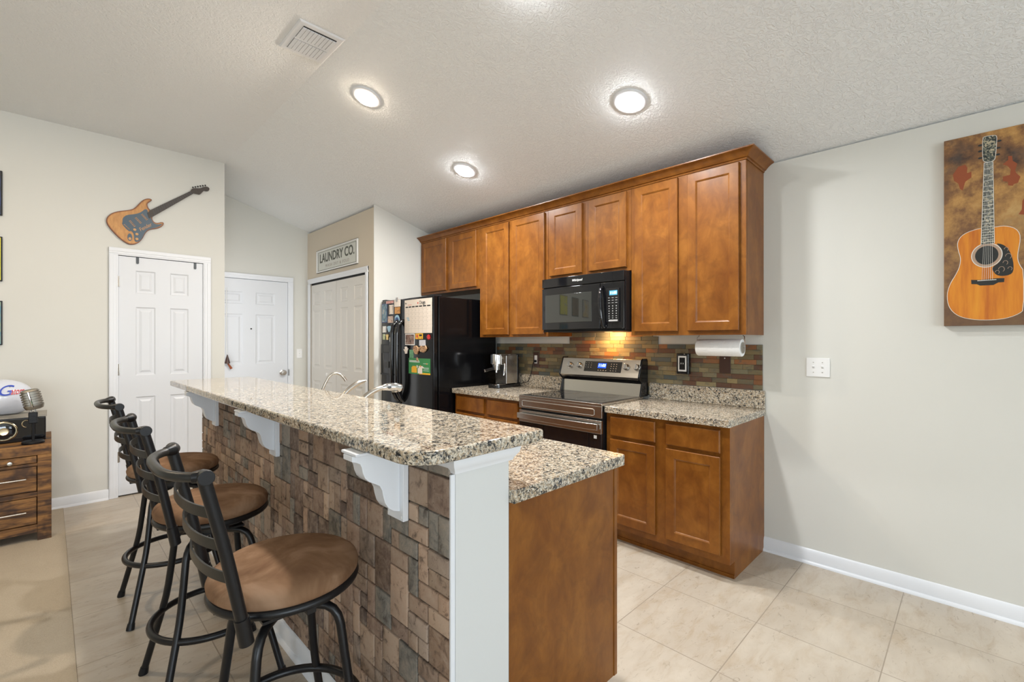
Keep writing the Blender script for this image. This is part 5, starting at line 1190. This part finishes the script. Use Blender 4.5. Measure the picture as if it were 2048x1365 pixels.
# prints further along the same wall, which the microwave door mirrors
for i, (x0, x1, c) in enumerate(((-1.28, -0.90, [(0.06, 0.03, 0.02), (0.25, 0.14, 0.06), (0.12, 0.06, 0.03)]), (-1.92, -1.54, [(0.65, 0.45, 0.12), (0.70, 0.55, 0.35), (0.3, 0.4, 0.5)]))):
    f_ = MB().box(x0, x1, 1.813, 2.153, 0.001, 0.02, LW).build('framed_print', 'blackmat', bevel=0.002)
    tag(f_, ['dark brown framed print mirrored in the middle of the microwave window', 'orange and cream framed print mirrored beside the microwave handle'][i], 'picture', 'prints mirrored in the microwave door')
    MB().box(x0 + 0.012, x1 - 0.012, 1.825, 2.141, 0.0201, 0.0215, LW).build('print', mat('poster_art', rough=0.4, build=m_photo(c, 5)), f_)

# ---------------------------------------------------------------- laundry sign
sg = thing('laundry_sign', 'white framed metal sign reading LAUNDRY CO. above the bifold door', 'sign', (XP - 0.01, 5.25, 2.19))
SY0, SY1, SZ0, SZ1 = 4.74, 5.83, 2.205, 2.475
MB().box(SY0, SY1, SZ0, SZ1, 0.001, 0.008, PW).build('face', 'signface', sg)
MB().box(SY0, SY1, SZ0, SZ0 + 0.012, 0.0081, 0.018, PW).box(SY0, SY1, SZ1 - 0.012, SZ1, 0.0081, 0.018, PW).box(SY0, SY0 + 0.02, SZ0 + 0.012, SZ1 - 0.012, 0.0081, 0.018, PW).box(SY1 - 0.02, SY1, SZ0 + 0.012, SZ1 - 0.012, 0.0081, 0.018, PW).build('frame', 'plastic', sg, bevel=0.002)
MB().box(SY0 + 0.04, SY1 - 0.04, SZ0 + 0.022, SZ0 + 0.026, 0.0081, 0.0086, PW).box(SY0 + 0.04, SY1 - 0.04, SZ1 - 0.026, SZ1 - 0.022, 0.0081, 0.0086, PW).box(SY0 + 0.04, SY0 + 0.048, SZ0 + 0.022, SZ1 - 0.022, 0.0081, 0.0086, PW).box(SY1 - 0.048, SY1 - 0.04, SZ0 + 0.022, SZ1 - 0.022, 0.0081, 0.0086, PW).box(SY0 - 0.001, SY1 + 0.001, SZ0 - 0.003, SZ0, 0.001, 0.018, PW).box(SY0 - 0.001, SY1 + 0.001, SZ1, SZ1 + 0.003, 0.001, 0.018, PW).build('border_line', 'signink', sg)
text('lettering', 'LAUNDRY CO.', PW, (SY0 + SY1) / 2 + 0.0, 2.368, 0.150, 'signink', sg, n=0.0082, sx=0.93, ext=0.0005, bold=0.0035)
text('small_lettering', 'WASH DRY & FOLD', PW, (SY0 + SY1) / 2 - 0.02, 2.270, 0.050, 'greyink', sg, n=0.0082, sx=1.15, spacing=1.3)

# ---------------------------------------------------------------- ceiling vent and lamps
CF = F((0, 0, ZF), (1, 0, 0), (0, 1, 0), (0, 0, -1))
vt = thing('ceiling_vent', 'white square ceiling air vent with two rows of louvres', 'vent', (1.10, 2.765, ZF))
vx0, vx1, vy0, vy1 = 0.965, 1.222, 2.600, 2.930
MB().terr(vx0, vy0, vx1, vy1, [(0, 0.0005), (0, 0.003), (0.008, 0.008), (0.028, 0.009)], CF, True).build('frame', 'white', vt)
MB().box(vx0 + 0.034, vx1 - 0.034, vy0 + 0.034, vy1 - 0.034, 0.0091, 0.0095, CF).build('dark_opening', 'bronze_iron', vt)
for r_ in range(2):
    ya = vy0 + 0.036 + r_ * 0.132; 
    for k in range(9):
        xa = vx0 + 0.036 + k * 0.0212
        MB().prism([(xa, 0.0096), (xa + 0.0205, 0.0096), (xa + 0.016, 0.015), (xa + 0.001, 0.0125)], ya + 0.010, ya + 0.126, lambda u, v, n: CF(u, n, v)).build('louvre', 'white', vt)
MB().box(vx0 + 0.034, vx1 - 0.034, vy0 + 0.160, vy0 + 0.172, 0.0096, 0.013, CF).build('centre_bar', 'white', vt)

LN = ['warm white recessed ceiling light near the vent', 'cool white recessed ceiling light nearest the right wall end cabinet', 'cool white recessed ceiling light above the espresso corner of the kitchen', 'recessed ceiling light at the top edge above the bar']
for (x, y, c, pw), lb in zip(LAMPS, LN):
    z = ceil_z(x) - 0.001; nrm = Vector((-math.sin(SLOPE), 0, -math.cos(SLOPE)))
    t = thing('recessed_light', lb, 'ceiling light', (x, y, z), 'recessed ceiling lights')
    MB().lathe([(0.100, 0), (0.100, 0.004), (0.094, 0.008), (0.074, 0.010), (0.068, 0.006), (0.0, 0.006)], (x, y, z), nrm, 48).build('trim_ring', 'white', t, smooth=True)
    lens = MB().lathe([(0.064, 0.0065), (0.064, 0.016), (0.058, 0.024), (0.04, 0.029), (0.0, 0.031)], (x, y, z), nrm, 40).build('lens', 'ledwarm' if c[2] < 0.8 else 'led', t, smooth=True)
    lens['label'] = 'glowing frosted lens'
    d = bpy.data.lights.new('recessed_light_glow', 'AREA'); d.shape = 'DISK'; d.size = 0.12; d.energy = pw; d.color = c
    o = bpy.data.objects.new('lamp_light', d); C.objects.link(o); o.location = Vector((x, y, z)) + nrm * 0.036
    o.rotation_euler = nrm.to_track_quat('-Z', 'Y').to_euler()
bpy.context.view_layer.update()
